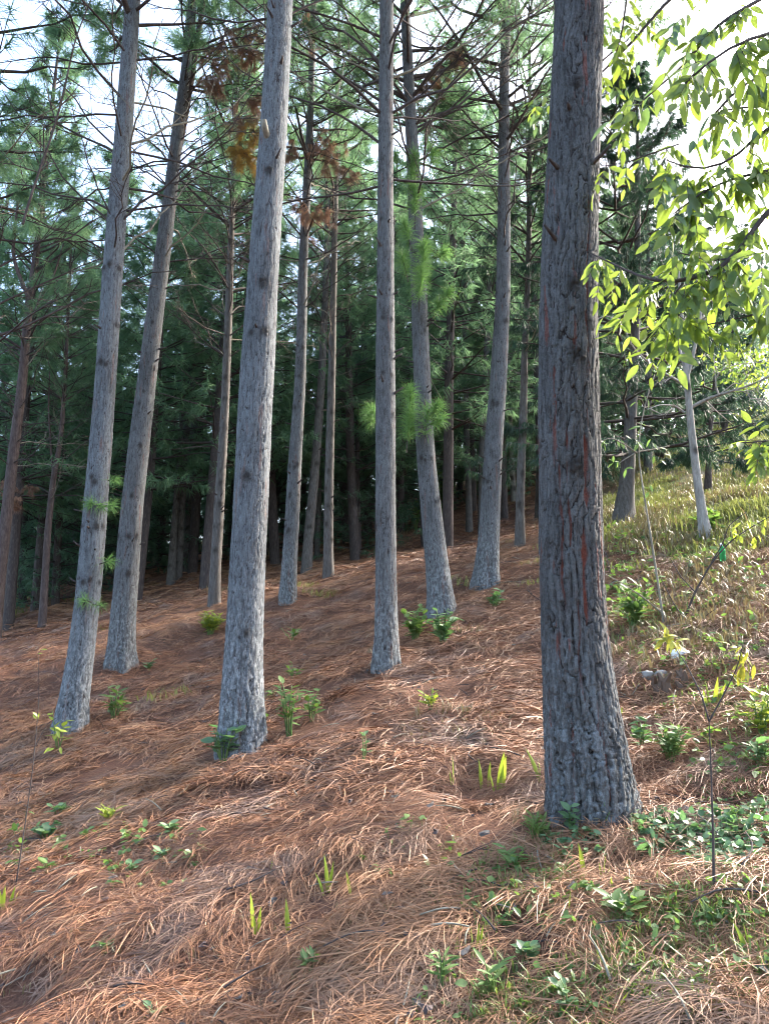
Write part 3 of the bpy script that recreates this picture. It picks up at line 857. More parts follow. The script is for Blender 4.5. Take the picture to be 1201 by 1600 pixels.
T['c2'] = pine('middle and thickest stem of the tight cluster of three thin pines downslope',
    [(277, 906, 15), (283, 800, 12), (290, 700, 11), (297, 600, 8)], 14, 7.0, 2, BARK_FAR, (20, 0.08), 0.0, 0.03, 0.08, 0.12, knots=(0.5, 5, 0.5, 0.03), seed=43, group=G_STAND)
T['c3'] = pine('right stem of the tight cluster of three thin pines downslope',
    [(290, 892, 11), (295, 800, 10), (301, 700, 9), (306, 600, 7)], 13, 6.5, 3, BARK_FAR, (20, 0.08), 0.0, 0.03, 0.08, 0.12, knots=(0.5, 5, 0.5, 0.03), seed=45, group=G_STAND)
T['edge'] = pine('reddish crooked pine at the left border with forked bare limbs',
    [(-8, 1000, 19), (0, 900, 18), (6, 850, 17), (20, 720, 16), (35, 600, 14), (45, 480, 12), (57, 400, 10), (66, 300, 8), (80, 180, 7)], 15, 6.3, 4, BARK_RED, (28, 0.05), 0.005, 0.03, 0.08, 0.12, whorls=(3.8, 7.0, 0.45, 4, (1.2, 2.4)), seed=47, group=G_STAND)
T['forked'] = pine('thin reddish pine with a kinked fork, between border pine and sprigged pine',
    [(66, 983, 13), (71, 900, 11), (75, 830, 10), (84, 745, 9), (95, 690, 7), (102, 600, 6), (107, 480, 5)], 12, 5.4, 5, BARK_RED, (24, 0.06), 0.004, 0.03, 0.08, 0.12, whorls=(3.0, 5.6, 0.45, 4, (0.8, 1.8)), seed=49, group=G_STAND, cs=0.6)
T['corner'] = pine('pine whose needle boughs and bare twigs hang into the upper left corner',
    [(-120, 1150, 46), (-100, 1000, 38), (-70, 600, 32), (-40, 200, 25), (-28, 0, 22)], 16, 6.6, 1, BARK_BROWN, (40, 0.04), 0.008, 0.028, 0.08, 0.2, whorls=(4.2, 7.0, 0.5, 4, (1.6, 3.0)), seed=51, group=G_STAND)
print('stand', {k: (round(float(t.base[0]), 1), round(float(t.base[1]), 1), round(float(t.rad(1.3) * 2), 2)) for k, t in T.items()})

# ------------------------------------------------------------------ the dense wood that closes the view
def far_forest():
    g = np.random.default_rng(77)
    src = []
    for k in range(5):
        Hc = (12.5, 11, 13.5, 10, 7.5)[k]
        gg = np.random.default_rng(900 + k)
        wood, leaf = MB(), MB()
        low = (0.8, 2.6, 3.2, 0.5, 0.3)[k]
        V, Tt, Q = tube(np.array([[0, 0, -0.6], [0.05, 0, Hc * 0.3], [0, 0.06, Hc * 0.7], [0, 0, Hc]]), [0.14, 0.12, 0.07, 0.02], 7)
        wood.add(V, Tt, Q)
        nwh = int(Hc * 1.7)
        for i in range(nwh):
            f = i / nwh
            z = low + f * (Hc - low)
            for j in range(6):
                L = (1.05 - f) ** 0.7 * gg.uniform(1.2, 2.5)
                live_branch(wood, leaf, np.array([0, 0, z + gg.uniform(-0.2, 0.2)]), j * 1.05 + i * 0.7 + gg.normal(0, 0.3), 0.05 + 0.6 * f + gg.normal(0, 0.12), L, gg, 0.026, 17, 0.7, 0.28, 8, False)
        src.append(combine('far_conifer', [(wood, TWIG), (leaf, NEEDLE_DARK if k in (0, 3, 4) else NEEDLE)]))
    P, idx, scl = [], [], []
    def add(x, y, k, s):
        P.append((x, y, float(land_smooth(x, y)) - 0.1)); idx.append(k); scl.append(s)
    y = 28.0
    while y < 50:
        x = -0.72 * y - 4
        while x < 0.27 * y + 1:
            k = int(g.choice([0, 1, 1, 2, 2, 3, 4])) if y < 42 else int(g.choice([0, 1, 2]))
            add(x + g.uniform(-1, 1), y + g.uniform(-1.2, 1.2), k, g.uniform(1.0, 1.4))
            x += g.uniform(3.0, 4.8) * (1 + (y - 28) / 40)
        y += 3.2 + (y - 28) * 0.09
    for (px, d, k, s) in ((560, 24, 4, 0.85), (540, 27, 3, 0.9), (420, 27, 4, 0.9), (470, 29, 0, 0.8), (360, 27.5, 3, 0.9), (215, 27, 3, 0.9), (130, 24, 3, 0.9), (40, 25, 4, 1.0),
                          (600, 26.5, 4, 1.0), (660, 30, 4, 1.0), (705, 31, 3, 1.0), (765, 31, 4, 1.1), (830, 31, 3, 1.0), (870, 33, 0, 1.0), (90, 22.5, 4, 0.9), (180, 26, 4, 0.9), (245, 30, 0, 0.9), (-30, 23, 3, 1),
                          (60, 22, 1, 1.1), (20, 19, 2, 1.0), (320, 20, 2, 1.2), (700, 21, 2, 1.15), (150, 21, 2, 1.05), (215, 20, 1, 1.1), (300, 25, 1, 1.2), (390, 22, 2, 1.1), (430, 24, 1, 1.2), (555, 23, 1, 1.15), (575, 28, 2, 1.2), (665, 24, 1, 1.0), (850, 24, 2, 1.1), (790, 26, 1, 1.1), (-60, 20, 2, 1.1),
                          (1075, 31, 0, 0.75), (1120, 33, 3, 0.9), (1165, 37, 0, 0.75), (1205, 42, 3, 0.9), (1040, 32, 0, 0.9), (985, 30, 1, 1.0), (1140, 44, 0, 0.9), (1235, 48, 0, 0.9), (930, 30, 0, 1.1), (955, 38, 1, 1.2), (1000, 44, 2, 1.1), (1060, 48, 0, 1.1), (905, 34, 2, 1.0), (1130, 55, 1, 1.0), (1210, 60, 0, 1.0)):
        x = (px - CX) / F * d
        add(x, d, k, s)
    for y in (35.0, 40.0, 46.0, 53.0, 60.0):
        for x in np.arange(-0.7 * y, 0.3 * y, 2.3):
            add(x + g.uniform(-0.8, 0.8), y + g.uniform(-1.5, 1.5), int(g.choice([3, 4, 4])), g.uniform(0.8, 1.2))
    P = np.array(P); n = len(P)
    eul = np.stack([g.normal(0, 0.03, n), g.normal(0, 0.03, n), g.uniform(0, 6.28, n)], -1)
    scatter('far_forest', P, eul, scl, idx, src, 'dense dark conifer wood closing the back of the slope', 'forest')
far_forest()

# ------------------------------------------------------------------ trees of the open side
def make_dark_crown(seed, Hc, Rc, nwh):
    return make_crown(seed, Hc, Rc, nwh, 7, 0.018, 60, 13, 1.1, NEEDLE_DEEP, 0.0, 0.8)
DARK_A, DARK_B = make_dark_crown(70, 8.0, 2.9, 14), make_dark_crown(71, 5.0, 2.0, 9)

def dark_conifer(label, pts, H, hb, me, cs, seed, mat, name='cypress_tree'):
    t = build_trunk(pts, H, mat, 24, 0.06, 0.004, 0.03, 0.09, 0.25, 5, (), seed)
    root = thing(name, label, 'tree', t.base)
    obj('trunk', t.me, root)
    obj('crown', me, root, tuple(t.point(hb)), (0, 0, seed), cs)
    t.root = root
    return t
dark_conifer('broad dark drooping conifer with a flared bare foot, at the edge of the grass',
             [(972, 814, 36), (976, 780, 27), (980, 740, 22), (985, 650, 18), (990, 560, 15)], 9.5, 1.35, DARK_A, 1.0, 2, BARK_FAR)
dark_conifer('small dark conifer with a low forked foot on the grassy slope',
             [(1105, 772, 14), (1106, 730, 8), (1107, 690, 7), (1112, 640, 6)], 5.8, 1.0, DARK_B, 1.05, 4, BARK_RED)
dark_conifer('tall dark conifer silhouetted against bright sky behind the broadleaf sprays',
             [(1012, 735, 13), (1012, 600, 11), (1013, 500, 9)], 12.0, 2.0, DARK_A, 1.22, 6, BARK_FAR)

# pale, nearly bare young tree
def polyline_world(pts, d):
    return np.array([at(px, py, d + (dd[0] if dd else 0)) for px, py, *dd in pts])

def smooth_line(P, n=14):
    P = np.asarray(P, float)
    s = np.concatenate([[0], np.cumsum(np.linalg.norm(np.diff(P, axis=0), axis=1))]); s /= s[-1]
    u = np.linspace(0, 1, n)
    L = np.stack([np.interp(u, s, P[:, c]) for c in range(3)], -1)
    for _ in range(2):
        L[1:-1] = 0.25 * L[:-2] + 0.5 * L[1:-1] + 0.25 * L[2:]
    return L

def limb_mesh(P, r0, r1, mat, sides=6, n=14, twigs=0, g=rng, tl=0.3):
    L = smooth_line(P, n)
    mb = MB()
    mb.add(*tube(L, np.linspace(r0, r1, n), sides))
    for _ in range(twigs):
        k = int(g.integers(2, n)); q = L[k]
        ax = unit(L[min(k + 1, n - 1)] - L[k - 1])
        d = unit(ax * 0.7 + g.normal(0, 0.6, 3)); l = tl * g.uniform(0.4, 1.1)
        m = q + d * l * 0.5 + g.normal(0, 0.03 * tl, 3); e = m + unit(d + g.normal(0, 0.5, 3)) * l * 0.5
        mb.add(*tube([q, m, e], [r1 * 1.3, r1, r1 * 0.5], 4))
        for _k in range(2):
            mb.add(*tube([m, m + unit(d + g.normal(0, 0.7, 3)) * l * g.uniform(0.25, 0.5)], [r1 * 0.8, r1 * 0.4], 3))
    return mb.mesh('limb', mat)

# ------------------------------------------------------------------ leaves
def leaf_mesh(L, W, mat, droop=0.15, fold=0.18, n=6, blunt=0.85, tint=0.0):
    s = np.linspace(0, 1, n + 1)
    w = W * 0.5 * np.sin(math.pi * np.clip(s, 0, 1) ** blunt) ** 0.85
    w[0] = W * 0.04; w[-1] = 0.0
    z = -droop * L * s * s
    mid = np.stack([s * L, 0 * s, z - fold * w], -1)
    lf = np.stack([s * L, w, z + fold * w * 0.3], -1); rt = np.stack([s * L, -w, z + fold * w * 0.3], -1)
    V = np.stack([lf, mid, rt], 1).reshape(-1, 3)
    i = np.arange(n) * 3
    Q = np.concatenate([np.c_[i, i + 1, i + 4, i + 3], np.c_[i + 1, i + 2, i + 5, i + 4]])
    return raw_mesh('leaf', V, np.zeros((0, 3), int), Q, mat, {'tint': np.full(len(V), tint)})

def basis(d, nrm):
    d = unit(d); b = unit(np.cross(nrm, d)); n = np.cross(d, b)
    return Matrix(((d[0], b[0], n[0], 0), (d[1], b[1], n[1], 0), (d[2], b[2], n[2], 0), (0, 0, 0, 1)))

def put_leaf(root, me, p, d, nrm, s=1.0, name='leaf'):
    o = obj(name, me, root)
    o.matrix_local = Matrix.Translation(Vector(tuple(p))) @ basis(d, nrm) @ Matrix.Scale(float(s), 4)
    return o

# bare pale tree
def bare_tree():
    g = np.random.default_rng(88)
    pts = [(1102, 842, 22), (1100, 822, 15), (1094, 790, 13.5), (1085, 720, 12), (1077, 650, 11), (1072, 588, 9)]
    t = build_trunk(pts, 4.2, BARK_PALE, 26, 0.04, 0.003, 0.05, 0.1, 0.3, 4, [(-1.6, 2.1, 0.04), (-1.4, 1.2, 0.03)], 12)
    root = thing('bare_tree', 'slender pale tree with curling bare limbs on the open side', 'tree', t.base)
    obj('trunk', t.me, root)
    d = float(t.base[1])
    for pts, r0, r1, tw in (
        ([(1072, 592), (1084, 550), (1092, 500), (1100, 455), (1104, 400, 0.2)], 0.028, 0.012, 6),
        ([(1070, 602), (1045, 588), (1017, 570, -0.3), (985, 542, -0.5), (972, 500, -0.6)], 0.022, 0.006, 6),
        ([(1080, 636), (1100, 625), (1125, 616, -0.3), (1160, 606, -0.5), (1200, 590, -0.6), (1240, 560, -0.7)], 0.026, 0.007, 9),
        ([(1122, 617, -0.3), (1115, 598, -0.3), (1122, 580, -0.4), (1145, 570, -0.5), (1180, 566, -0.6)], 0.012, 0.005, 6),
        ([(1069, 645), (1055, 634), (1030, 632, -0.2), (1010, 640, -0.3)], 0.016, 0.005, 4),
        ([(1072, 590), (1060, 540, 0.3), (1050, 490, 0.5), (1040, 430, 0.6)], 0.02, 0.006, 6),
        ([(1165, 606, -0.5), (1170, 622, -0.5), (1190, 625, -0.6)], 0.007, 0.004, 3)):
        P = polyline_world(pts, d) - t.base
        obj('limb', limb_mesh(P, r0, r1, BARK_PALE, 6, 14, tw, g, 0.5), root)
    mb = MB()
    for (px, py, n, sx, sy) in ((1150, 572, 120, 26, 16), (1185, 580, 90, 22, 16), (1120, 560, 50, 18, 12), (1060, 470, 60, 26, 18), (1000, 500, 40, 20, 14), (1180, 545, 60, 22, 10)):
        for _ in range(n):
            p = at(px + g.normal(0, sx), py + g.normal(0, sy), d + g.normal(-0.4, 0.3)) - t.base
            leaf_quad(mb, p, g, 0.07, 0.032)
    obj('leaves', mb.mesh('leaves', LEAF_SUN), root)

def leaf_oval(mb, p, g, L, W, up=1.4, tint=0.0):
    d = unit(g.normal(size=3) * np.array([1, 1, 0.35])); n = unit(g.normal(size=3) * 0.6 + np.array([0, 0, up]))
    b = unit(np.cross(n, d)); nn = np.cross(d, b)
    l = L * g.uniform(0.6, 1.2); w = W * g.uniform(0.7, 1.2) * 0.5; bend = g.uniform(0.1, 0.45); cup = g.uniform(0.0, 0.3)
    s_ = np.array([0.03, 0.22, 0.5, 0.78, 1.0]); ww = np.array([0.12, 0.8, 1.0, 0.66, 0.02]) * w
    md = p + np.outer(s_ * l, d) - np.outer(bend * l * s_ ** 2 + cup * ww, nn)
    lf = md + np.outer(ww, b) + np.outer(cup * ww * 1.3, nn); rt = md - np.outer(ww, b) + np.outer(cup * ww * 1.3, nn)
    V = np.stack([lf, md, rt], 1).reshape(-1, 3); i = np.arange(4) * 3
    mb.add(V, Q=np.concatenate([np.c_[i, i + 1, i + 4, i + 3], np.c_[i + 1, i + 2, i + 5, i + 4]]), tint=tint)

def leaf_quad(mb, p, g, L, W, up=0.6, tint=None):
    d = unit(g.normal(size=3) + np.array([0, 0, -0.2])); n = unit(g.normal(size=3) * 0.8 + np.array([0, 0, up]))
    b = unit(np.cross(n, d)); l = L * g.uniform(0.6, 1.2); w = W * g.uniform(0.7, 1.2) / 2
    nn = np.cross(d, b)
    V = [p, p + d * l * 0.45 + b * w - nn * 0.1 * l, p + d * l - nn * 0.25 * l, p + d * l * 0.45 - b * w - nn * 0.1 * l, p + d * l * 0.45 - nn * 0.16 * l]
    mb.add(V, T=[[0, 1, 4], [1, 2, 4], [2, 3, 4], [3, 0, 4]], tint=g.uniform(0, 1) if tint is None else tint)
bare_tree()

# broadleaf bushes far up the grassy hillside
def hill_bush(label, px, py, d, wpx, hpx, mat, seed):
    g = np.random.default_rng(seed)
    x, y = (px - CX) / F * d, d
    base = np.array([x, y, float(land(x, y))])
    root = thing('hillside_bush', label, 'bush', base, 'broadleaf bushes up the hillside')
    sx = wpx * d / F / 2; sz = hpx * d / F
    st, mb = MB(), MB()
    for k in range(9):
        c = np.array([g.normal(0, 0.55) * sx, g.normal(0, 0.55) * sx, sz * g.uniform(0.35, 0.95)])
        st.add(*tube([[0, 0, -0.2], c * np.array([0.4, 0.4, 0.55]), c], [0.06, 0.04, 0.015], 5))
        n = 150
        q = c + g.normal(size=(n, 3)) * np.array([0.34, 0.34, 0.2]) * np.array([sx, sx, sz])
        for p in q:
            if p[2] > 0: leaf_quad(mb, p, g, 0.16, 0.10)
    obj('stems', st.mesh('stems', TWIG), root)
    obj('crown', mb.mesh('crown', mat), root)
hill_bush('pale green bush high on the hillside at the right border', 1190, 640, 33, 90, 110, LEAF_LIME, 1)
hill_bush('green bush on the hillside behind the curling bare limbs', 1150, 650, 30, 70, 120, LEAF_GREEN, 2)
hill_bush('broad leafy bush among trees beyond the drooping conifer', 1040, 700, 28, 120, 190, LEAF_GREEN, 3)

# ------------------------------------------------------------------ the broadleaf tree whose sprays hang in from the side
def broadleaf():
    g = np.random.default_rng(61)
    bx, by = 3.3, 3.6
    base = np.array([bx, by, float(land(bx, by))])
    root = thing('broadleaf_tree', 'sunlit broadleaf tree reaching in with sprays of bright green leaflets', 'tree', base)
    trunkP = np.array([[0, 0, -0.3], [0.05, 0, 1.5], [-0.05, -0.1, 3.2], [0.0, 0.0, 5.0], [-0.1, 0.1, 6.4]])
    mb = MB(); mb.add(*tube(smooth_line(trunkP, 24), np.linspace(0.13, 0.04, 24), 14))
    obj('trunk', mb.mesh('trunk', BARK_FAR), root)
    D = 3.0
    limbs = [
        ('a', [(1577, 330, 0.5), (1400, 300, 0.2), (1280, 290), (1195, 320), (1177, 350), (1160, 395), (1145, 410), (1112, 432), (1080, 440), (1047, 445), (1017, 442), (995, 430, 0.1), (925, 397, 0.3)], 0.028, 0.0032),
        ('a2', [(1155, 403), (1125, 406), (1095, 405), (1075, 398), (1058, 395)], 0.006, 0.0022),
        ('a3', [(1066, 443), (1052, 460), (1056, 480), (1058, 496)], 0.005, 0.002),
        ('b', [(1577, 150, 0.5), (1400, 150, 0.2), (1270, 170), (1200, 195), (1180, 207), (1165, 237), (1125, 262), (1082, 272), (1050, 260), (1040, 250)], 0.022, 0.003),
        ('b2', [(1330, 215, 0.2), (1260, 250, 0.1), (1200, 267), (1150, 277), (1100, 297), (1050, 335)], 0.012, 0.0025),
        ('c', [(1300, 160, 0.1), (1250, 165), (1200, 165), (1140, 170), (1110, 180)], 0.01, 0.0025),
        ('d', [(1480, 0, 0.4), (1320, 70, 0.1), (1230, 110, -0.3), (1170, 122, -0.4), (1140, 150, -0.45), (1118, 175, -0.5)], 0.018, 0.0035),
        ('d2', [(1300, -60, 0.2), (1220, -20, 0.1), (1150, 20), (1120, 37), (1095, 70), (1060, 110), (1010, 150), (960, 200)], 0.012, 0.0025),
        ('e', [(1250, -150, 0.6), (1120, -60, 0.8), (1040, 2, 0.9), (1010, 40, 0.9), (975, 77, 0.9), (950, 107, 1.0), (900, 140, 1.2), (830, 170, 1.4)], 0.014, 0.003),
        ('e2', [(1040, -120, 0.6), (985, -40, 0.7), (978, 0, 0.8), (972, 45, 0.8), (962, 85, 0.9), (942, 112, 1.0)], 0.010, 0.0035),
        ('f', [(1060, 225, 0.2), (1017, 240, 0.3), (975, 255, 0.5), (932, 260, 0.7)], 0.004, 0.002),
        ('g', [(1560, 420, 0.4), (1330, 440, 0.2), (1200, 484), (1170, 495), (1105, 507)], 0.014, 0.0025),
        ('h', [(1560, 640, 0.6), (1350, 660, 0.4), (1230, 690, 0.3), (1195, 688, 0.3), (1160, 692, 0.3)], 0.012, 0.003),
        ('k', [(1577, 20, 0.5), (1350, 30, 0.0), (1230, 45, -0.5), (1160, 60, -0.6), (1100, 95, -0.6), (1070, 130, -0.6)], 0.018, 0.0035)]
    LIMB = []
    for nm, pts, r0, r1 in limbs:
        P = polyline_world(pts, D) - base
        LIMB.append((obj('limb', limb_mesh(P, r0, r1, TWIG, 6, 26, 0, g), root), smooth_line(P, 60)))
    LM = [leaf_mesh(0.080, 0.031, LEAF_SUN, 0.12, 0.2, 6, 0.8, k * 0.31) for k in range(2)] + [leaf_mesh(0.092, 0.034, LEAF_SUN, 0.35, 0.3, 6, 0.8, 0.2)] + [leaf_mesh(0.086, 0.033, LEAF_SHADE, 0.3, 0.25, 6, 0.8, k * 0.37) for k in range(2)]
    rest = MB(); stalks = MB()
    up = np.array([0, 0, 1.0])
    # px, py, depth offset, picture angle (0 right, 90 up), pairs, size
    A = [(948, 8, .9, -95, 3, .9), (940, 40, .9, -110, 3, .9), (958, 20, .9, -80, 3, .8), (955, 55, .9, -60, 2, .8), (940, 118, 1, -120, 3, .8), (955, 130, 1, -80, 3, .9), (965, 115, 1, -45, 3, .8),
         (860, 150, 1.3, 200, 3, 1), (850, 165, 1.3, 235, 3, .9), (838, 160, 1.3, 265, 2, .9), (880, 150, 1.3, 220, 2, .9),
         (1012, 80, 0.2, -70, 0, 1.1), (998, 92, 0.3, -100, 0, 1), (1042, 105, -.2, -100, 1, 1.25), (1022, 130, 0, -105, 1, 1.2), (1000, 130, .1, -125, 2, 1.1), (985, 160, .2, -130, 2, 1.1), (1010, 150, .1, -85, 0, 1.2),
         (1085, 18, 0, -150, 3, 1), (1065, 30, 0, -140, 3, 1), (1105, 30, 0, -130, 3, 1), (1050, 50, 0, -120, 2, 1), (1085, 55, -.2, -110, 2, 1.1), (1110, 75, -.2, -125, 2, 1.1), (1095, 110, -.5, -95, 1, 1.2), (1070, 120, -.5, -70, 1, 1.2), (1125, 45, 0, -150, 3, 1),
         (1110, 170, -.5, -100, 1, 1.3), (1125, 175, -.4, -80, 1, 1.2), (1150, 130, -.4, -70, 1, 1.1), (1180, 118, -.4, -40, 2, 1.1), (1195, 130, -.4, -110, 1, 1.1), (1160, 85, -.5, -60, 1, 1.1), (1140, 155, 0, -120, 2, 1), (1185, 170, 0, -110, 2, 1), (1080, 212, 0, -85, 1, 1.3), (1095, 210, 0, -50, 1, 1.1), (1130, 205, 0, -95, 2, 1),
         (1050, 262, 0, -150, 3, 1), (1040, 258, 0, -110, 3, 1), (1072, 272, 0, -100, 3, 1), (1090, 275, 0, -75, 2, .9), (1110, 268, 0, -120, 3, 1), (1140, 260, 0, -90, 3, 1), (1160, 245, 0, -70, 3, 1), (1185, 270, 0, -95, 3, 1), (1150, 280, 0, -110, 2, 1),
         (1100, 300, 0, -130, 3, 1), (1080, 315, 0, -100, 4, 1), (1060, 330, 0, -120, 3, 1), (1085, 335, 0, -85, 4, 1), (1120, 300, 0, -60, 3, 1), (1050, 345, 0, -140, 3, .9),
         (1155, 345, 0, 170, 3, 1), (1175, 350, 0, -130, 3, 1), (1120, 360, 0, 160, 3, 1), (1095, 370, 0, -120, 4, 1), (1100, 402, 0, -100, 3, .9), (1070, 398, 0, -135, 3, .9), (1130, 375, 0, -110, 3, .9),
         (1140, 410, 0, -80, 4, 1), (1150, 412, 0, -60, 4, 1), (1125, 428, 0, -100, 4, 1.05), (1110, 432, 0, -125, 3, 1), (1160, 440, 0, -70, 3, .9), (1090, 438, 0, -110, 2, .9), (1050, 447, 0, -115, 3, .9), (1020, 443, .1, -130, 3, .9), (1000, 435, .1, -100, 2, .9),
         (1190, 405, -.1, -100, 3, 1.1), (1205, 420, -.1, -90, 3, 1.1), (1195, 470, 0, -120, 2, 1.1), (1185, 490, 0, -80, 2, 1.1), (1205, 395, -.2, 190, 2, 1.1),
         (1058, 492, 0, -60, 4, 1.1), (1058, 494, 0, -95, 4, 1.1), (1055, 490, 0, -140, 4, 1.1), (1062, 488, 0, -25, 3, 1.1), (1048, 505, 0, -115, 3, 1), (1040, 530, 0, -105, 2, .9), (1015, 470, .2, -100, 2, 1), (995, 470, .2, -125, 3, 1), (975, 490, .2, -120, 2, .9), (955, 470, .3, -120, 1, 1), (985, 520, .2, -100, 1, .9), (1020, 560, .1, -110, 1, .9),
         (1105, 505, 0, 200, 2, .9), (940, 400, .3, -80, 2, .8), (965, 415, .3, -50, 2, .8), (935, 440, .4, -95, 2, .7), (965, 440, .4, -110, 2, .7),
         (1195, 688, .3, -120, 3, .9), (1180, 690, .3, -90, 3, .9), (1165, 690, .3, 170, 2, .9), (1205, 700, .3, -80, 3, .9), (1190, 680, .3, 130, 2, .8)]
    for nm, pts, r0, r1 in limbs:
        for (x0, y0, *q0), (x1, y1, *q1) in zip(pts[:-1], pts[1:]):
            if x1 > 1240: continue
            for _ in range(int(math.hypot(x1 - x0, y1 - y0) / 14)):
                f = g.random(); z0 = q0[0] if q0 else 0; z1 = q1[0] if q1 else 0
                A.append((x0 + (x1 - x0) * f, y0 + (y1 - y0) * f, z0 + (z1 - z0) * f, g.uniform(-160, -40), int(g.integers(1, 4)), g.uniform(0.7, 1.05)))
    n_obj = 0
    for (px, py, dd, ang, pairs, sz) in A:
        p = at(px, py, D + dd) - base
        a = R(ang + g.normal(0, 8))
        holder = min(LIMB, key=lambda q: float(np.min(np.linalg.norm(q[1] - p, axis=1))))[0]
        dr = unit(np.array([math.cos(a), g.uniform(-0.5, 0.35), math.sin(a)]))
        rl = (0.03 + 0.042 * pairs) * sz
        sag = np.array([0, 0, -0.25])
        line = [p + dr * rl * f + sag * rl * f * f for f in (0, 0.5, 1.0)]
        stalks.add(*tube(line, [0.0016, 0.0013, 0.0009], 4))
        nrm0 = unit(np.array([g.normal(0, 0.4), -0.55 + g.normal(0, 0.35), 0.65]))
        items = [(1.0, dr + sag * 0.6)]
        side = unit(np.cross(dr, nrm0))
        for k in range(pairs):
            f = 0.25 + 0.7 * k / max(pairs, 1)
            for sd in (-1, 1):
                items.append((f, dr * 0.55 + sd * side * g.uniform(0.6, 1.0) + np.array([0, 0, -0.45])))
        for f, dv in items:
            q = p + dr * rl * f + sag * rl * f * f
            me = LM[int(g.integers(0, 5))]
            nr = unit(nrm0 + g.normal(0, 0.35, 3)); dv = unit(dv + g.normal(0, 0.12, 3)); s_ = sz * g.uniform(0.65, 1.2)
            if abs(float(np.dot(nr, dv))) > 0.95: nr = unit(nr + np.array([0.6, 0, 0]))
            if n_obj < 298:
                put_leaf(holder, me, q, dv, nr, s_); n_obj += 1
            else:
                M = np.array(basis(dv, nr))[:3, :3] * s_
                V = np.empty(len(me.vertices) * 3); me.vertices.foreach_get('co', V)
                n6 = 6; i = np.arange(n6) * 3
                Q = np.concatenate([np.c_[i, i + 1, i + 4, i + 3], np.c_[i + 1, i + 2, i + 5, i + 4]])
                rest.add(V.reshape(-1, 3) @ M.T + q, Q=Q, tint=g.uniform(0, 1))
    obj('leaf_stalks', stalks.mesh('leaf_stalks', TWIG), root)['kind'] = 'stuff'
    if rest.v:
        o = obj('leaves', rest.mesh('leaves', LEAF_SUN), root); o['kind'] = 'stuff'
    # the crown out of view above, which shades the ground beside it
    cr = MB()
    for _ in range(2600):
        q = np.array([g.normal(0.9, 1.0), g.normal(0.2, 1.0), 5.6 + g.normal(0, 0.9)])
        leaf_quad(cr, q, g, 0.10, 0.04)
    obj('crown', cr.mesh('crown', LEAF_SUN), root)
broadleaf()

# ------------------------------------------------------------------ needle shoots on the boles, dead foliage in the crowns
def shoot(t, tuft_px, mat, name, d_off=-0.15, n=90, L=0.2, w=0.003, droop=0.5, stem=True, tint=0.6, seed=3, label=None):
    """needle brushes that grow from a pine t; each item is foot and tip in the picture"""
    g = np.random.default_rng(seed)
    d = float(t.base[1])
    for it in tuft_px:
        (x0, y0), (x1, y1) = it[0], it[1]
        nn = int(1.7 * (it[2] if len(it) > 2 else n))
        mb = MB(); wd = MB()
        p0 = at(x0, y0, d + d_off) - t.base; p1 = at(x1, y1, d + d_off - 0.05) - t.base
        tuft(mb, p0, p1, nn, L, w, droop, g, tint, 2, 0.9)
        wd.add(*tube([p0 - (p1 - p0) * 0.35, p0, p1], [0.007, 0.006, 0.004], 4))
        o = obj(name, combine(name, [(wd, TWIG), (mb, mat)]), t.root)
        if label: o['label'] = label
shoot(T['left'], [((150, 788), (140, 786), 60), ((150, 788), (158, 790), 40), ((166, 790), (176, 790), 70), ((172, 750), (180, 748), 50), ((160, 880), (172, 876), 60), ((140, 940), (130, 938), 50), ((148, 945), (158, 946), 40)],
      NEEDLE_FRESH, 'needle_sprig', -0.15, 60, 0.15, 0.0035, 0.35, seed=4)
shoot(T['curved'], [((640, 640), (640, 610), 170), ((636, 690), (640, 640), 240), ((676, 650), (684, 632), 130), ((668, 665), (690, 655), 90), ((664, 680), (668, 640), 120),
                    ((660, 425), (662, 380), 260), ((655, 470), (658, 420), 260), ((690, 470), (702, 455), 110), ((640, 380), (632, 350), 130), ((672, 490), (690, 472), 120), ((640, 300), (648, 240), 260), ((672, 260), (676, 235), 140), ((620, 260), (618, 240), 120), ((648, 340), (648, 290), 220), ((680, 400), (694, 395), 110), ((635, 430), (628, 400), 130)],
      NEEDLE_FRESH, 'needle_shoot', -0.35, 120, 0.22, 0.0052, 0.45, seed=6)
shoot(T['middle'], [((590, 650), (580, 640), 90), ((588, 660), (580, 655), 70)], NEEDLE_FRESH, 'needle_shoot', 0.3, 90, 0.2, 0.004, 0.4, seed=8)

def dead_foliage(t, spots, mat, seed, d_off, L=0.19, w=0.004, n=120, label='hanging rusty dead needles', name='dead_foliage'):
    g = np.random.default_rng(seed)
    d = float(t.base[1]) + d_off
    for (px, py, rx, ry) in spots:
        mb, wd = MB(), MB()
        c = at(px, py, d) - t.base
        sx, sz = rx * d / F, ry * d / F
        z0 = max(0.5, c[2] - 0.3)
        q0 = t.point(z0)
        wd.add(*tube(smooth_line([q0, q0 * 0.5 + c * 0.5 + np.array([0, 0, 0.1]), c + np.array([0, 0, sz * 0.5])], 8), np.linspace(0.014, 0.005, 8), 4))
        for k in range(12):
            p = c + g.normal(size=3) * np.array([sx, 0.7 * sx, sz]) * 0.6
            p2 = p + unit(g.normal(size=3) * np.array([1, 1, 0.5])) * 0.14
            wd.add(*tube([c + np.array([0, 0, sz * 0.5]), p, p2], [0.005, 0.004, 0.003], 3))
            tuft(mb, p, p2, n, L, w, 1.3, g, g.uniform(0.2, 0.9), 1, 0.7)
        o = obj(name, combine(name, [(wd, TWIG), (mb, mat)]), t.root)
        o['label'] = label
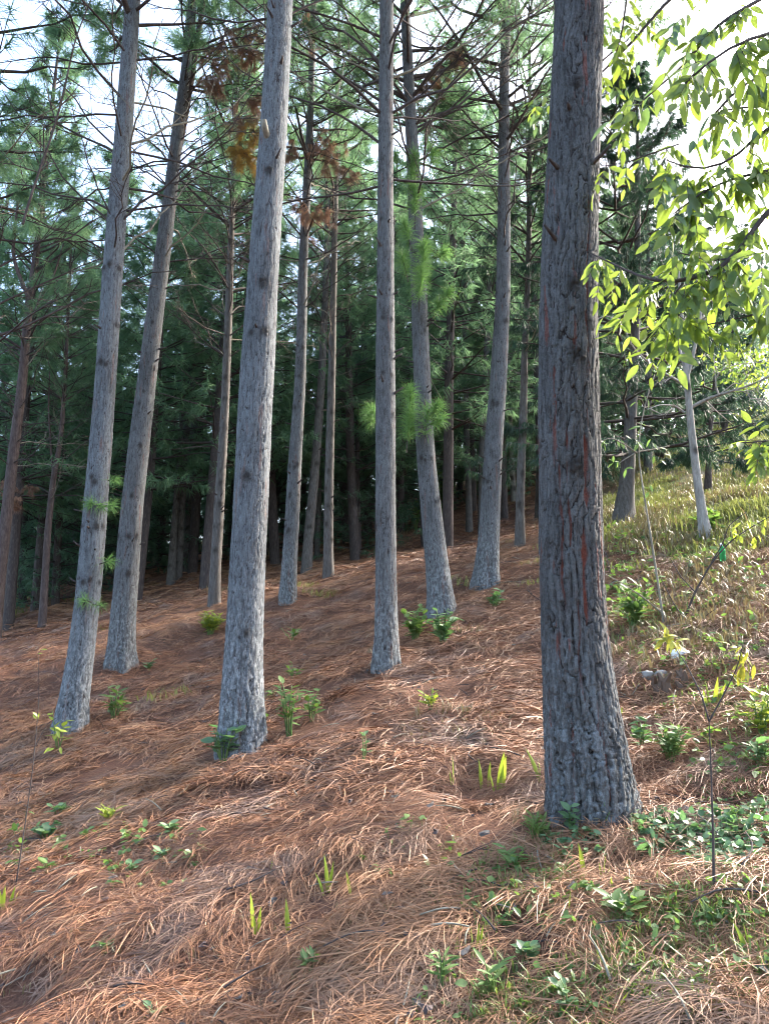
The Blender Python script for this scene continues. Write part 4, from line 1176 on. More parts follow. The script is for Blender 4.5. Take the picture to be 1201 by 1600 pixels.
dead_foliage(T['t8'], [(485, 225, 28, 18), (455, 235, 14, 16), (515, 225, 22, 14), (475, 330, 16, 22), (500, 335, 20, 12), (545, 270, 12, 10), (505, 255, 18, 14), (478, 40, 10, 26)], NEEDLE_RUST, 3, -0.4)
dead_foliage(T['leaning'], [(375, 65, 22, 20), (392, 85, 14, 18), (345, 75, 18, 22), (330, 110, 18, 22), (398, 45, 12, 10), (335, 130, 10, 14), (392, 160, 14, 12), (370, 188, 20, 14)], NEEDLE_RUST, 5, -0.5)
dead_foliage(T['leaning'], [(375, 232, 14, 14), (396, 210, 12, 18), (385, 245, 12, 10)], NEEDLE_YELLOW, 7, -0.5, label='golden yellow dying needles')
dead_foliage(T['curved'], [(690, 110, 22, 20), (672, 130, 14, 14), (715, 90, 14, 14)], NEEDLE_RUST, 9, 0.5)
dead_foliage(T['edge'], [(10, 760, 8, 10), (24, 785, 8, 10)], NEEDLE_RUST, 11, 0.4, n=90)
dead_foliage(T['forked'], [(45, 760, 7, 8)], NEEDLE_RUST, 12, 0.4, n=90)
# a sawn stub and a few large limbs on the pale pine
def stub(t, px, py, l):
    p = at(px, py, float(t.base[1])) - t.base
    z = float(p[2]); q = t.point(z) + np.array([-0.25, -0.95, 0]) * t.rad(z) * 0.9
    mb = MB(); mb.add(*tube([q + np.array([0, 0.03, -0.02]), q + np.array([-0.02, -0.06, 0.04]), q + np.array([-0.03, -0.10, 0.10]) * l], [0.034, 0.03, 0.027], 9))
    obj('branch_stub', mb.mesh('branch_stub', TWIG_PALE), t.root)
stub(T['pale'], 420, 225, 1.0); stub(T['pale'], 432, 10, 0.9)
for (key, py, az, el, L) in (('pale', 25, 2.9, 0.15, 1.3), ('pale', 22, 0.25, 0.7, 1.6), ('left', 330, 3.0, 0.3, 2.2), ('left', 240, 2.8, 0.55, 2.6), ('left', 235, 0.2, -0.15, 2.2), ('left', 330, 0.05, -0.02, 1.9), ('left', 180, 3.2, 0.1, 2.0),
                            ('middle', 60, 3.3, 0.2, 2.4), ('middle', 100, 3.0, 0.75, 2.6), ('middle', 225, 2.9, 0.6, 2.6), ('middle', 160, 3.25, 0.5, 2.4), ('middle', 290, 3.0, -0.05, 2.0), ('middle', 280, 0.1, 0.1, 2.2),
                            ('curved', 200, 0.2, 0.5, 2.8), ('curved', 210, 0.1, 0.75, 3.0), ('curved', 160, 0.0, 0.65, 2.4), ('leaning', 255, 2.9, 0.0, 1.6), ('leaning', 260, 0.2, 0.35, 1.6), ('ringed', 210, 3.1, 0.55, 1.8), ('ringed', 240, 0.3, 0.6, 1.8)):
    t = T[key]; d = float(t.base[1])
    z = float((at(600, py, d) - t.base)[2])
    put_branch(t.root, t, z, az, el, L, False, rng)
def snags(t, n, z0, z1, seed):
    g = np.random.default_rng(seed)
    for _ in range(n):
        z = g.uniform(z0, z1); az = g.uniform(-3.1, 0.0); r_ = t.rad(z); l = g.uniform(0.03, 0.12)
        d = np.array([math.cos(az), math.sin(az), g.uniform(0.1, 0.6)])
        q = t.point(z) + d * np.array([1, 1, 0]) * r_ * 0.85
        mb = MB(); mb.add(*tube([q, q + d * (0.02 + l * 0.5), q + d * (0.02 + l) + g.normal(0, 0.006, 3)], [g.uniform(0.012, 0.02), 0.010, 0.006], 6))
        obj('branch_stub', mb.mesh('branch_stub', TWIG), t.root)
for k_, (key, n_, z0, z1) in enumerate((('big', 4, 2.4, 4.0), ('pale', 7, 2.0, 7.0), ('left', 9, 1.5, 5.5), ('leaning', 9, 1.5, 5.8), ('middle', 10, 1.5, 6.3), ('curved', 9, 1.5, 5.8), ('ringed', 12, 1.3, 5.3), ('t8', 10, 1.0, 5.0), ('t9', 8, 1.0, 4.6), ('t10', 8, 1.0, 4.5), ('t11', 8, 1.0, 4.6))):
    snags(T[key], n_, z0, z1, 700 + k_)
# second stem of the leaning pine's fork
def fork(t, pts, r0, r1, mat, name='fork_stem', d_off=0.0):
    P = polyline_world(pts, float(t.base[1]) + d_off) - t.base
    obj(name, limb_mesh(P, r0, r1, mat, 9, 20), t.root)
fork(T['leaning'], [(270, 275), (286, 200), (303, 100), (318, 0), (325, -60)], 0.06, 0.035, BARK_RED, d_off=0.05)
fork(T['forked'], [(84, 745), (80, 700), (76, 640), (78, 580)], 0.03, 0.012, BARK_RED)
fork(T['edge'], [(47, 470), (30, 430), (20, 400), (25, 340), (40, 260)], 0.05, 0.02, BARK_RED, d_off=-0.2)
fork(T['edge'], [(45, 500), (62, 470), (85, 430), (100, 380)], 0.04, 0.015, BARK_RED, d_off=0.1)

def dead_climber():
    """long pale dead bough hung up at the upper left"""
    g = np.random.default_rng(5)
    d = 7.5
    t = T['left']
    base = t.base
    P = polyline_world([(36, 350), (50, 300), (75, 230), (92, 180), (105, 120), (118, 60, 0.3), (150, -20, 0.8)], d) - base
    obj('hung_branch', limb_mesh(P, 0.014, 0.006, TWIG, 6, 20, 14, g, 0.5), t.root)['label'] = 'long dead bough hanging across the twigs'
dead_climber()

# ------------------------------------------------------------------ plants on the forest floor
def px_m(p):
    return cdepth(p) / F            # metres to one picture pixel at that place

BLADES = []
def blade_mesh(L, W, bend, mat, n=6):
    s = np.linspace(0, 1, n + 1)
    w = W * 0.5 * (1 - s ** 2.2) * (0.7 + 0.6 * np.sin(s * 2.2))
    x = bend * L * s ** 1.8; z = L * s - 0.25 * abs(bend) * L * s ** 2
    lf = np.stack([x + 0.85 * w, 0.5 * w, z], -1); md = np.stack([x - 0.12 * w, 0.22 * w, z], -1); rt = np.stack([x - 0.85 * w, -0.5 * w, z], -1)
    V = np.stack([lf, md, rt], 1).reshape(-1, 3); i = np.arange(n) * 3
    Q = np.concatenate([np.c_[i, i + 1, i + 4, i + 3], np.c_[i + 1, i + 2, i + 5, i + 4]])
    return raw_mesh('blade', V, np.zeros((0, 3), int), Q, mat, {'tint': np.zeros(len(V))})
BLADE_M = [blade_mesh(1.0, 0.14, b, BLADE) for b in (0.08, 0.2, 0.35)]

def grass_tuft(label, px, py, specs, seed, group='upright green grass shoots in the straw'):
    """specs: (x offset px, height px, lean px) of every blade"""
    g = np.random.default_rng(seed)
    base = hit(px, py)
    k = px_m(base)
    root = thing('grass_shoot', label, 'grass shoot', base, group)
    for dx, h, lean in specs:
        x = dx * k; yy = float(g.normal(0, 0.01))
        z = float(land(base[0] + x, base[1] + yy)) - base[2]
        a = (0 if lean >= 0 else math.pi) + float(g.normal(0, 0.4))
        o = obj('blade', BLADE_M[min(2, int(abs(lean) / max(h, 1) * 4))], root, (x, yy, z - 0.01), (float(g.normal(0, 0.06)), math.atan2(lean, h) * 0.5 * (1 if lean >= 0 else -1) if abs(lean) > 3 else 0.0, a), h * k * 1.02)
        o.scale = (h * k * 1.02, max(h * k, 0.09) * 1.0, h * k * 1.02)

grass_tuft('tallest pair of grass blades in the straw near the lower middle', 512, 1392, [(0, 58, -4), (-6, 40, -14), (3, 48, 4)], 1)
grass_tuft('short single leaning blade right beside the tallest grass pair', 547, 1394, [(0, 36, -8), (2, 20, -3)], 2)
grass_tuft('loose yellow-green blades leaning together in the lower straw', 400, 1455, [(-6, 56, -16), (4, 42, 2), (0, 34, -2)], 3)
grass_tuft('one upright serrated-looking blade between two leaning grass shoots', 449, 1455, [(0, 52, -1), (2, 20, 1)], 4)
grass_tuft('tiny faint grass shoot above the leaning grass blades', 424, 1362, [(0, 22, 0)], 5)
grass_tuft('single bright blade leaning left of the three grass shoots by the dark trunk', 708, 1228, [(0, 50, -10), (-3, 26, -3)], 6)
grass_tuft('thin pale blades just left of the fan of grass by the dark trunk', 755, 1235, [(-3, 52, -2), (8, 44, 0)], 7)
grass_tuft('brightest fan of broad grass blades left of the dark trunk', 778, 1238, [(0, 68, 6), (6, 58, 10), (-6, 40, -8)], 8)
grass_tuft('long grass blade leaning away beside the foot of the dark trunk', 842, 1218, [(0, 58, -24), (3, 30, -4)], 9)
grass_tuft('glowing grass blade in front of the dark trunk foot, beside a forked shoot', 914, 1372, [(-2, 58, -6), (-8, 34, -12)], 10)
grass_tuft('forked glowing grass shoot in front of the dark trunk foot', 941, 1380, [(0, 50, 6), (-2, 36, -3), (4, 30, 8)], 11)
grass_tuft('single short stout blade below the two glowing grass shoots', 888, 1436, [(0, 46, 0)], 12)
grass_tuft('little yellow shoot between forked grass and ground herbs', 958, 1402, [(0, 34, 2), (4, 22, 4)], 13)
grass_tuft('bunch of grass at the left border of the straw', 8, 1425, [(-6, 44, -6), (0, 50, 2), (6, 40, 8), (12, 30, 10)], 14)
grass_tuft('slanting broad grass blades at the lower right border', 1165, 1490, [(0, 58, -16), (6, 50, -8), (10, 34, 6), (-8, 40, -14)], 15)
grass_tuft('fan of grass at the bottom edge right of the middle', 745, 1480, [(0, 44, 0), (-6, 34, -6), (5, 36, 5), (9, 24, 8)], 16)
grass_tuft('slim grass clump on the slope behind the forked yellow-leaved sapling', 1110, 1105, [(0, 44, -6), (5, 50, 8), (10, 42, 14), (-6, 34, -8)], 17)
grass_tuft('small grass shoot right against the dark trunk halfway down', 970, 1128, [(0, 26, 2), (3, 22, 4)], 18)
grass_tuft('yellow blade pair upslope near the rotten stump', 994, 1078, [(0, 20, 6), (-2, 18, -5)], 19)
grass_tuft('tall pale shoots near the right border beside the sapling', 1186, 1102, [(0, 42, -2), (5, 36, 2)], 20)
grass_tuft('leaning green shoots among the bottom right herbs', 1010, 1520, [(0, 50, -14), (8, 40, 10), (3, 32, 2)], 21)
grass_tuft('arching grass at the bottom border among dense herbs', 960, 1585, [(0, 50, 20), (-6, 40, -16), (5, 44, 24)], 22)

LEAF_LIB = {}
def lib(mat, L, W, droop=0.2, n=5):
    key = (mat.name, round(W / L, 2), droop)
    if key not in LEAF_LIB:
        LEAF_LIB[key] = [leaf_mesh(1.0, W / L, mat, droop, 0.2, n, 0.85, k * 0.3) for k in range(3)]
    return LEAF_LIB[key]

def plant(name, label, cat, px, py, wpx, hpx, stems, per, lpx, aspect, mat, seed, group=None, droop=0.2, base=None, up=0.5, stem_mat=None):
    """a herb or bush: thin stems from one root, each with leaves of its own"""
    g = np.random.default_rng(seed)
    base = hit(px, py) if base is None else base
    k = px_m(base)
    root = thing(name, label, cat, base, group)
    W, Hh, L = wpx * k * 0.55, hpx * k * 1.2, lpx * k * 1.35
    base[2] += 0.015; root.location = tuple(base)
    M = lib(mat, 1.0, aspect, droop)
    st = MB(); joined = MB()
    many = stems * per > 90
    for i in range(stems):
        a = g.uniform(0, 6.28); rr = W * math.sqrt(g.uniform(0.05, 1)) * 0.8
        tip = np.array([math.cos(a) * rr, math.sin(a) * rr * 0.8, Hh * g.uniform(0.45, 1.0)])
        mid = tip * np.array([0.35, 0.35, 0.55]) + g.normal(0, 0.05, 3) * Hh
        lo = np.array([math.cos(a) * rr * 0.2, math.sin(a) * rr * 0.2, -0.02])
        S = smooth_line([lo, mid, tip], 7)
        st.add(*tube(S, np.linspace(0.0035, 0.0012, 7) * max(1, L / 0.05), 4))
        for j in range(per):
            f = 0.3 + 0.7 * (j + 0.5) / per if per > 1 else 1.0
            q = np.array([np.interp(f, np.linspace(0, 1, 7), S[:, c]) for c in range(3)])
            az = a + j * 2.4 + g.normal(0, 0.4)
            d = np.array([math.cos(az), math.sin(az), up + g.normal(0, 0.3)])
            nr = unit(np.array([g.normal(0, 0.25), g.normal(-0.2, 0.25), 1.0]) - 0.3 * unit(d))
            s_ = L * g.uniform(0.65, 1.2)
            me = M[int(g.integers(0, 3))]
            if not many:
                put_leaf(root, me, q, d, nr, s_)
            else:
                Mx = np.array(basis(d, nr))[:3, :3] * s_
                V = np.empty(len(me.vertices) * 3); me.vertices.foreach_get('co', V)
                n6 = 5; ii = np.arange(n6) * 3
                joined.add(V.reshape(-1, 3) @ Mx.T + q, Q=np.concatenate([np.c_[ii, ii + 1, ii + 4, ii + 3], np.c_[ii + 1, ii + 2, ii + 5, ii + 4]]), tint=g.uniform(0, 1))
    obj('stems', st.mesh('stems', stem_mat or LEAF_GREEN), root)['kind'] = 'stuff'
    if many: obj('foliage', joined.mesh('foliage', mat), root)['kind'] = 'stuff'
    return root

plant('weed', 'round-leaved green weed at the foot of the pale grey pine', 'weed', 348, 1190, 66, 50, 8, 4, 16, 0.75, LEAF_GLOSS, 31)
plant('weed', 'narrow-leaved bushy weed between the sprigged pine and the pale pine', 'weed', 178, 1122, 50, 40, 9, 5, 14, 0.35, LEAF_GREEN, 32)
plant('weed', 'tall loose weed with pale leaves standing right of the pale grey pine', 'weed', 452, 1150, 44, 72, 6, 6, 15, 0.5, LEAF_GREEN, 33)
plant('weed', 'slim weed beside the tall loose weed, reaching its height', 'weed', 486, 1128, 34, 44, 5, 5, 12, 0.5, LEAF_GREEN, 34)
plant('weed', 'lone seedling of three round leaves in the open straw', 'weed', 567, 1196, 14, 40, 2, 3, 14, 0.6, LEAF_GLOSS, 35)
plant('weed', 'small pale variegated weed in the straw below the curved pine', 'weed', 673, 1108, 36, 26, 8, 4, 11, 0.4, LEAF_LIME, 36)
plant('bush', 'bright green leafy bush at the left of the curved pine foot', 'bush', 648, 1003, 48, 46, 12, 7, 12, 0.5, LEAF_GREEN, 37)
plant('bush', 'dark glossy bush right below the curved pine foot', 'bush', 692, 1010, 54, 48, 11, 6, 15, 0.5, LEAF_GLOSS, 38)
plant('weed', 'low glossy weed in the straw below the ringed pine', 'weed', 773, 950, 30, 24, 7, 5, 11, 0.5, LEAF_GLOSS, 39)
plant('fern', 'bright lime feathery clump in the straw behind the pale grey pine', 'fern', 328, 992, 50, 30, 26, 10, 8, 0.3, LEAF_LIME, 40)
plant('bush', 'tall green leafy bush against a thin pine deep in the stand', 'bush', 695, 812, 34, 72, 16, 12, 7, 0.6, LEAF_GREEN, 41)
plant('bush', 'thin green bush low beside the tall leafy bush in the stand', 'bush', 650, 830, 26, 40, 6, 6, 7, 0.6, LEAF_GREEN, 42)
plant('bush', 'dense low green bush in the straw right of the dark trunk', 'bush', 1048, 1192, 78, 48, 18, 8, 12, 0.4, LEAF_GREEN, 43)
plant('weed', 'pale-leaved weed between the dark trunk and the dense low bush', 'weed', 1003, 1175, 30, 46, 6, 5, 13, 0.5, LEAF_GLOSS, 44)
plant('bush', 'lush hanging-leaved bush right behind the dark trunk', 'bush', 990, 982, 70, 62, 14, 8, 15, 0.4, LEAF_GREEN, 45)
plant('bush', 'leafy bush around the foot of the pale bare tree', 'bush', 1108, 832, 56, 30, 10, 6, 12, 0.6, LEAF_GREEN, 46)
plant('bush', 'yellow-green bush at the right border halfway down', 'bush', 1190, 1155, 60, 64, 12, 6, 16, 0.5, LEAF_LIME, 47)
plant('bush', 'dark glossy bush below the yellow-green one at the right border', 'bush', 1190, 1200, 60, 40, 8, 5, 16, 0.5, LEAF_GLOSS, 48)
plant('rosette', 'small vivid green rosette alone in the straw at the bottom', 'rosette', 485, 1517, 30, 16, 9, 3, 16, 0.28, LEAF_GREEN, 49, up=0.8)
plant('weed', 'creeping weed cluster in the straw at the lower left', 'weed', 72, 1312, 60, 16, 9, 3, 13, 0.6, LEAF_GLOSS, 50)
plant('weed', 'creeping weed beside a pale dry leaf on the left straw', 'weed', 90, 1275, 50, 14, 6, 3, 12, 0.6, LEAF_GLOSS, 51)
plant('weed', 'tufty yellow-green weed in the straw left of the middle', 'weed', 170, 1286, 40, 18, 10, 4, 12, 0.22, LEAF_LIME, 52, up=0.9)
plant('weed', 'flat green weed above a trio of small creepers', 'weed', 265, 1308, 40, 14, 7, 3, 14, 0.5, LEAF_GLOSS, 53)
plant('weed', 'small creeper below the flat green weed', 'weed', 255, 1345, 40, 16, 6, 3, 11, 0.55, LEAF_GLOSS, 54)
plant('weed', 'tiny dark creeper right of the small creeper below the flat weed', 'weed', 294, 1350, 14, 14, 3, 3, 10, 0.6, LEAF_GREEN, 55)
plant('weed', 'two-leaved creeper at the foot of the lower left straw bank', 'weed', 205, 1370, 26, 16, 4, 3, 12, 0.6, LEAF_GLOSS, 56)
plant('weed', 'small leafy creeper under the thin bare seedling at left', 'weed', 73, 1366, 20, 14, 4, 3, 12, 0.6, LEAF_GREEN, 57)
plant('weed', 'low weed in a grey hollow at the lower left', 'weed', 160, 1492, 48, 14, 7, 3, 12, 0.5, LEAF_GLOSS, 58)
plant('weed', 'pale weed at the very bottom edge left of the middle', 'weed', 243, 1595, 30, 14, 4, 3, 14, 0.6, LEAF_GLOSS, 59)
plant('weed', 'yellowing sprig beside the foot of the sprigged pine', 'weed', 92, 1172, 36, 50, 4, 4, 12, 0.5, LEAF_LIME, 60)
plant('weed', 'broad-leaved bright herb right below the forked grass shoots', 'herb', 978, 1440, 70, 26, 9, 4, 24, 0.42, LEAF_GREEN, 61)
plant('weed', 'leafy herb at the left of the broad-leaved bright herb', 'herb', 800, 1368, 60, 30, 9, 4, 18, 0.3, LEAF_GREEN, 62)
plant('weed', 'small pale-leaved stem weed standing at the bottom border', 'herb', 885, 1590, 30, 62, 3, 6, 14, 0.7, LEAF_GLOSS, 63)
plant('weed', 'neat round-leaved weed left of the bottom right herbs', 'herb', 820, 1505, 40, 22, 5, 4, 16, 0.7, LEAF_GLOSS, 64)
plant('weed', 'white-leaved vertical sprig against the dark trunk base', 'herb', 890, 1310, 22, 46, 3, 6, 13, 0.7, LEAF_GLOSS, 65)
plant('weed', 'low herb at the left of the dark trunk base', 'herb', 838, 1320, 60, 36, 10, 5, 16, 0.2, GRASS, 66, up=0.9)
plant('weed', 'star-leaved dry sprig leaning on the dark trunk base', 'herb', 948, 1300, 24, 40, 5, 3, 16, 0.14, GRASS_DRY, 67)
plant('weed', 'upright herb at the bottom border left of the dense herbs', 'herb', 690, 1545, 40, 44, 5, 4, 22, 0.22, LEAF_GREEN, 68)
plant('weed', 'broad drooping blades low in the straw left of the herbs', 'herb', 770, 1555, 46, 40, 5, 3, 26, 0.25, LEAF_GREEN, 69)
plant('weed', 'faint weed on the slope between pale pine and straight pine', 'weed', 458, 1062, 22, 22, 4, 4, 9, 0.5, LEAF_GREEN, 70)
plant('weed', 'green sprig on the slope behind the close trio of pines', 'weed', 455, 1000, 30, 16, 6, 4, 8, 0.35, LEAF_GREEN, 71)
plant('weed', 'pale weed by the foot of the leaning grey-brown pine', 'weed', 232, 1048, 18, 14, 5, 4, 7, 0.5, LEAF_GLOSS, 72)

# ------------------------------------------------------------------ saplings
def sapling(label, stems, r0, leaves, mat, asp, seed, name='sapling', stem_mat=TWIG_PALE, foot=None, droop=0.2):
    g = np.random.default_rng(seed)
    base = hit(*foot); d = float(base[1])
    root = thing(name, label, 'sapling', base)
    k = px_m(base)
    STEM = []
    for i, pts in enumerate(stems):
        P = polyline_world(pts, d) - base
        STEM.append((obj('stem', limb_mesh(P, r0 if i == 0 else r0 * 0.6, r0 * 0.3, stem_mat, 7, 20), root), smooth_line(P, 40)))
    M = lib(mat, 1.0, asp, droop)
    for (px, py, n, rad, lpx, ang) in leaves:
        c = at(px, py, d) - base
        for _ in range(n):
            q = c + g.normal(size=3) * rad * k * np.array([1, 0.8, 0.6])
            a = R(ang + g.normal(0, 45))
            dv = np.array([math.cos(a), g.normal(0, 0.5), math.sin(a)])
            put_leaf(min(STEM, key=lambda w_: float(np.min(np.linalg.norm(w_[1] - q, axis=1))))[0], M[int(g.integers(0, 3))], q, dv, unit(np.array([g.normal(0, 0.4), -0.6, 0.8])), lpx * k * g.uniform(0.7, 1.2))
    return root
sapling('slim pale sapling with a few glossy leaves right of the dark trunk',
        [[(1037, 980), (1030, 930), (1018, 850), (1005, 770), (995, 708), (1001, 655), (1012, 612), (1022, 585)],
         [(995, 708), (975, 694, -0.1), (955, 684, -0.15), (935, 690, -0.2)], [(995, 706), (1020, 702, 0.1), (1045, 697, 0.15)], [(1036, 960), (1000, 930, -0.1), (960, 905, -0.2), (940, 895, -0.2)], [(992, 708), (975, 718), (965, 725)]],
        0.013, [(940, 690, 5, 8, 16, -80), (965, 690, 4, 8, 14, -90), (955, 720, 5, 8, 13, -60), (990, 690, 5, 6, 16, -80), (1000, 668, 5, 8, 15, -90), (1015, 690, 4, 8, 13, -50), (1035, 710, 5, 8, 13, -70), (1012, 620, 4, 8, 13, -60), (1010, 760, 2, 5, 14, -60), (1015, 770, 2, 5, 12, -80), (985, 730, 3, 6, 14, -100)], LEAF_GREEN, 0.4, 81, foot=(1037, 980))
sapling('forked sapling with drooping yellow leaf rosettes in front of the slope at right',
        [[(1115, 1400), (1113, 1300), (1110, 1200), (1107, 1127)], [(1107, 1127), (1095, 1085), (1070, 1035, 0.1), (1046, 1003, 0.15)], [(1107, 1127), (1130, 1085), (1150, 1045, -0.05), (1160, 1008, -0.1)]],
        0.0055, [(1046, 1000, 11, 9, 26, 200), (1046, 998, 10, 9, 25, -20), (1162, 1020, 7, 8, 25, -40), (1168, 1040, 7, 9, 26, -70), (1150, 1012, 4, 6, 19, 190), (1140, 1050, 3, 5, 18, 0)], LEAF_YELLOW, 0.3, 82, stem_mat=TWIG, foot=(1115, 1400), droop=0.5)
sapling('thin leaning bare seedling with tiny leaves at the left',
        [[(24, 1392), (38, 1300), (52, 1200), (62, 1090), (60, 1010)], [(56, 1165), (75, 1130), (92, 1120)]], 0.004,
        [(60, 1115, 3, 5, 12, -60), (88, 1140, 4, 6, 13, -70), (62, 1020, 3, 4, 9, 60), (90, 1170, 3, 6, 13, -100)], LEAF_LIME, 0.4, 83, stem_mat=TWIG, foot=(24, 1392))
sapling('branching dry shrub with yellow leaves reaching to the right border',
        [[(1068, 968), (1085, 925), (1110, 880), (1140, 845), (1175, 822), (1215, 800)], [(1085, 925), (1062, 900), (1045, 870)], [(1110, 880), (1128, 850), (1138, 820), (1165, 800)], [(1068, 968), (1050, 940), (1030, 900)]], 0.011,
        [(1155, 822, 5, 8, 15, -80), (1170, 812, 5, 8, 16, -60), (1182, 838, 4, 6, 18, -90), (1195, 812, 6, 8, 18, -70), (1150, 835, 3, 5, 15, -90)], LEAF_LIME, 0.4, 84, stem_mat=TWIG, foot=(1068, 968))

# ------------------------------------------------------------------ small things lying about
def fallen_twig(label, pts, r, mat=TWIG_PALE, lift=0.02):
    P = np.array([hit(px, py) + np.array([0, 0, lift + (q[0] if q else 0)]) for px, py, *q in pts])
    base = P[0].copy()
    root = obj('fallen_twig', limb_mesh(P - base, r, r * 0.4, mat, 6, 16, 3, np.random.default_rng(int(pts[0][0])), 0.3), loc=tuple(base))
    tag(root, label, 'twig')
fallen_twig('long pale twig lying level left of the dark trunk', [(768, 913), (800, 911), (850, 911)], 0.008)
fallen_twig('thin pale twig poking up behind the dark trunk', [(782, 866), (810, 875), (848, 885)], 0.006)
fallen_twig('short dark stick slanting toward the dark trunk', [(824, 925), (836, 936), (850, 945)], 0.008, TWIG)
fallen_twig('dark arched stick leaning out right of the dark trunk', [(938, 868, 0.15), (948, 885, 0.12), (953, 902, 0.0)], 0.009, TWIG)
fallen_twig('grey broken branch in the straw right of the dark trunk', [(940, 925), (962, 916, 0.05), (985, 922)], 0.011)
fallen_twig('thin stick lying in the straw below the dark trunk', [(690, 1360), (720, 1345), (760, 1330)], 0.005, TWIG)

def lump(name, label, cat, px, py, wpx, hpx, mat, seed, rough=0.25, sink=0.2, res=14, flat=1.0):
    g = np.random.default_rng(seed)
    base = hit(px, py); k = px_m(base)
    a = np.linspace(0, 2 * math.pi, res * 2, endpoint=False); b = np.linspace(-1.35, 1.5, res)
    A, B = np.meshgrid(a, b)
    x, y, z = np.cos(A) * np.cos(B), np.sin(A) * np.cos(B), np.sin(B)
    r = 1 + rough * noise3(x * 1.6 + seed, y * 1.6, z * 1.6) + rough * 0.6 * noise3(x * 4 + seed, y * 4, z * 4)
    V = np.stack([x * r * wpx * k / 2, y * r * wpx * k * 0.4 * flat, (z * r + 1 - sink * 2) * hpx * k / 2], -1).reshape(-1, 3)
    m = res * 2
    i, j = np.meshgrid(np.arange(res - 1), np.arange(m), indexing='ij')
    q = (i * m + j).ravel(); w = (i * m + (j + 1) % m).ravel()
    T_ = [[(res - 1) * m, (res - 1) * m + t_, (res - 1) * m + t_ + 1] for t_ in range(1, m - 1)]
    o = obj(name, raw_mesh(name, V, T_, np.c_[q, w, w + m, q + m], mat, {'tint': np.zeros(len(V))}, True), loc=tuple(base))
    return tag(o, label, cat)
def plain(name, c, rough=0.6, var=0.5, scale=25):
    t = NT(name); n = t.noise(t.coord('Object'), scale, 4)
    t.pbr(t.mix(t.math('MULTIPLY', n, var), c, tuple(v * 0.45 for v in c)), rough, t.bump(n, 0.5, 0.01), 0.4)
    return t.m
STONE, WHITE, DIRT = plain('stone', (0.25, 0.24, 0.22)), plain('white_scrap', (0.75, 0.74, 0.72), 0.5, 0.25), plain('dark_earth', (0.06, 0.045, 0.035), 0.9, 0.6, 40)
lump('paper_scrap', 'crumpled white scrap behind the yellow rosette sapling', 'litter', 1062, 1030, 26, 16, WHITE, 3, 0.5, 0.1)
lump('stone', 'grey stone bedded in the bank under the white scrap', 'stone', 1012, 1062, 20, 18, STONE, 5)
lump('stone', 'pale flat stone beside the rotten stump', 'stone', 1034, 1058, 24, 14, STONE, 7)

def rotten_stump():
    g = np.random.default_rng(17)
    base = hit(1052, 1075); k = px_m(base)
    root = thing('rotten_stump', 'dark splintered rotten stump under draped straw right of the dark trunk', 'stump', base)
    wood = plain('rotten_wood', (0.13, 0.085, 0.06), 0.9, 0.7, 30)
    for i in range(9):
        a = i / 9 * 6.28 + g.normal(0, 0.2); r_ = 22 * k
        p = np.array([math.cos(a) * r_, math.sin(a) * r_ * 0.6, -0.05]); h = g.uniform(22, 44) * k
        mb = MB(); mb.add(*tube([p, p + np.array([g.normal(0, 0.01), g.normal(0, 0.01), h * 0.6]), p + np.array([g.normal(0, 0.02), g.normal(0, 0.02), h])], [0.035, 0.03, 0.008], 5))
        obj('shard', mb.mesh('shard', wood, smooth=False), root)
rotten_stump()

def bottle():
    base = hit(1122, 882); k = px_m(base)
    t = NT('green_plastic')
    p = t.pbr((0.05, 0.55, 0.2), 0.3, None, 0.6); p.inputs['Transmission Weight'].default_value = 0.35
    prof = [(0.0, 0.0), (0.026, 0.004), (0.033, 0.02), (0.033, 0.07), (0.027, 0.09), (0.027, 0.10), (0.034, 0.12), (0.033, 0.17), (0.024, 0.205), (0.013, 0.235), (0.012, 0.255)]
    n = 18; V = []
    for r_, z in prof:
        for a in range(n):
            th = 2 * math.pi * a / n
            cr = 1 + 0.07 * math.sin(5 * th + z * 60)
            V.append((r_ * cr * math.cos(th), r_ * cr * math.sin(th), z))
    Q = [[i * n + a, i * n + (a + 1) % n, (i + 1) * n + (a + 1) % n, (i + 1) * n + a] for i in range(len(prof) - 1) for a in range(n)]
    root = thing('plastic_bottle', 'discarded green plastic bottle in the weeds at right', 'bottle', base)
    s = 31 * k / 0.255
    o = obj('bottle_body', raw_mesh('bottle_body', np.array(V), np.zeros((0, 3), int), Q, t.m), root, (0.06 * s, 0, 0.04), (R(35), R(-40), 0.3), s * 1.15)
    mb = MB(); mb.add(*tube([[0, 0, 0.247], [0, 0, 0.268]], [0.0155, 0.0155], 14))
    obj('cap', mb.mesh('cap', plain('cap_plastic', (0.8, 0.82, 0.8), 0.4, 0.1)), root, (0.06 * s, 0, 0.04), (R(35), R(-40), 0.3), s * 1.15)
bottle()

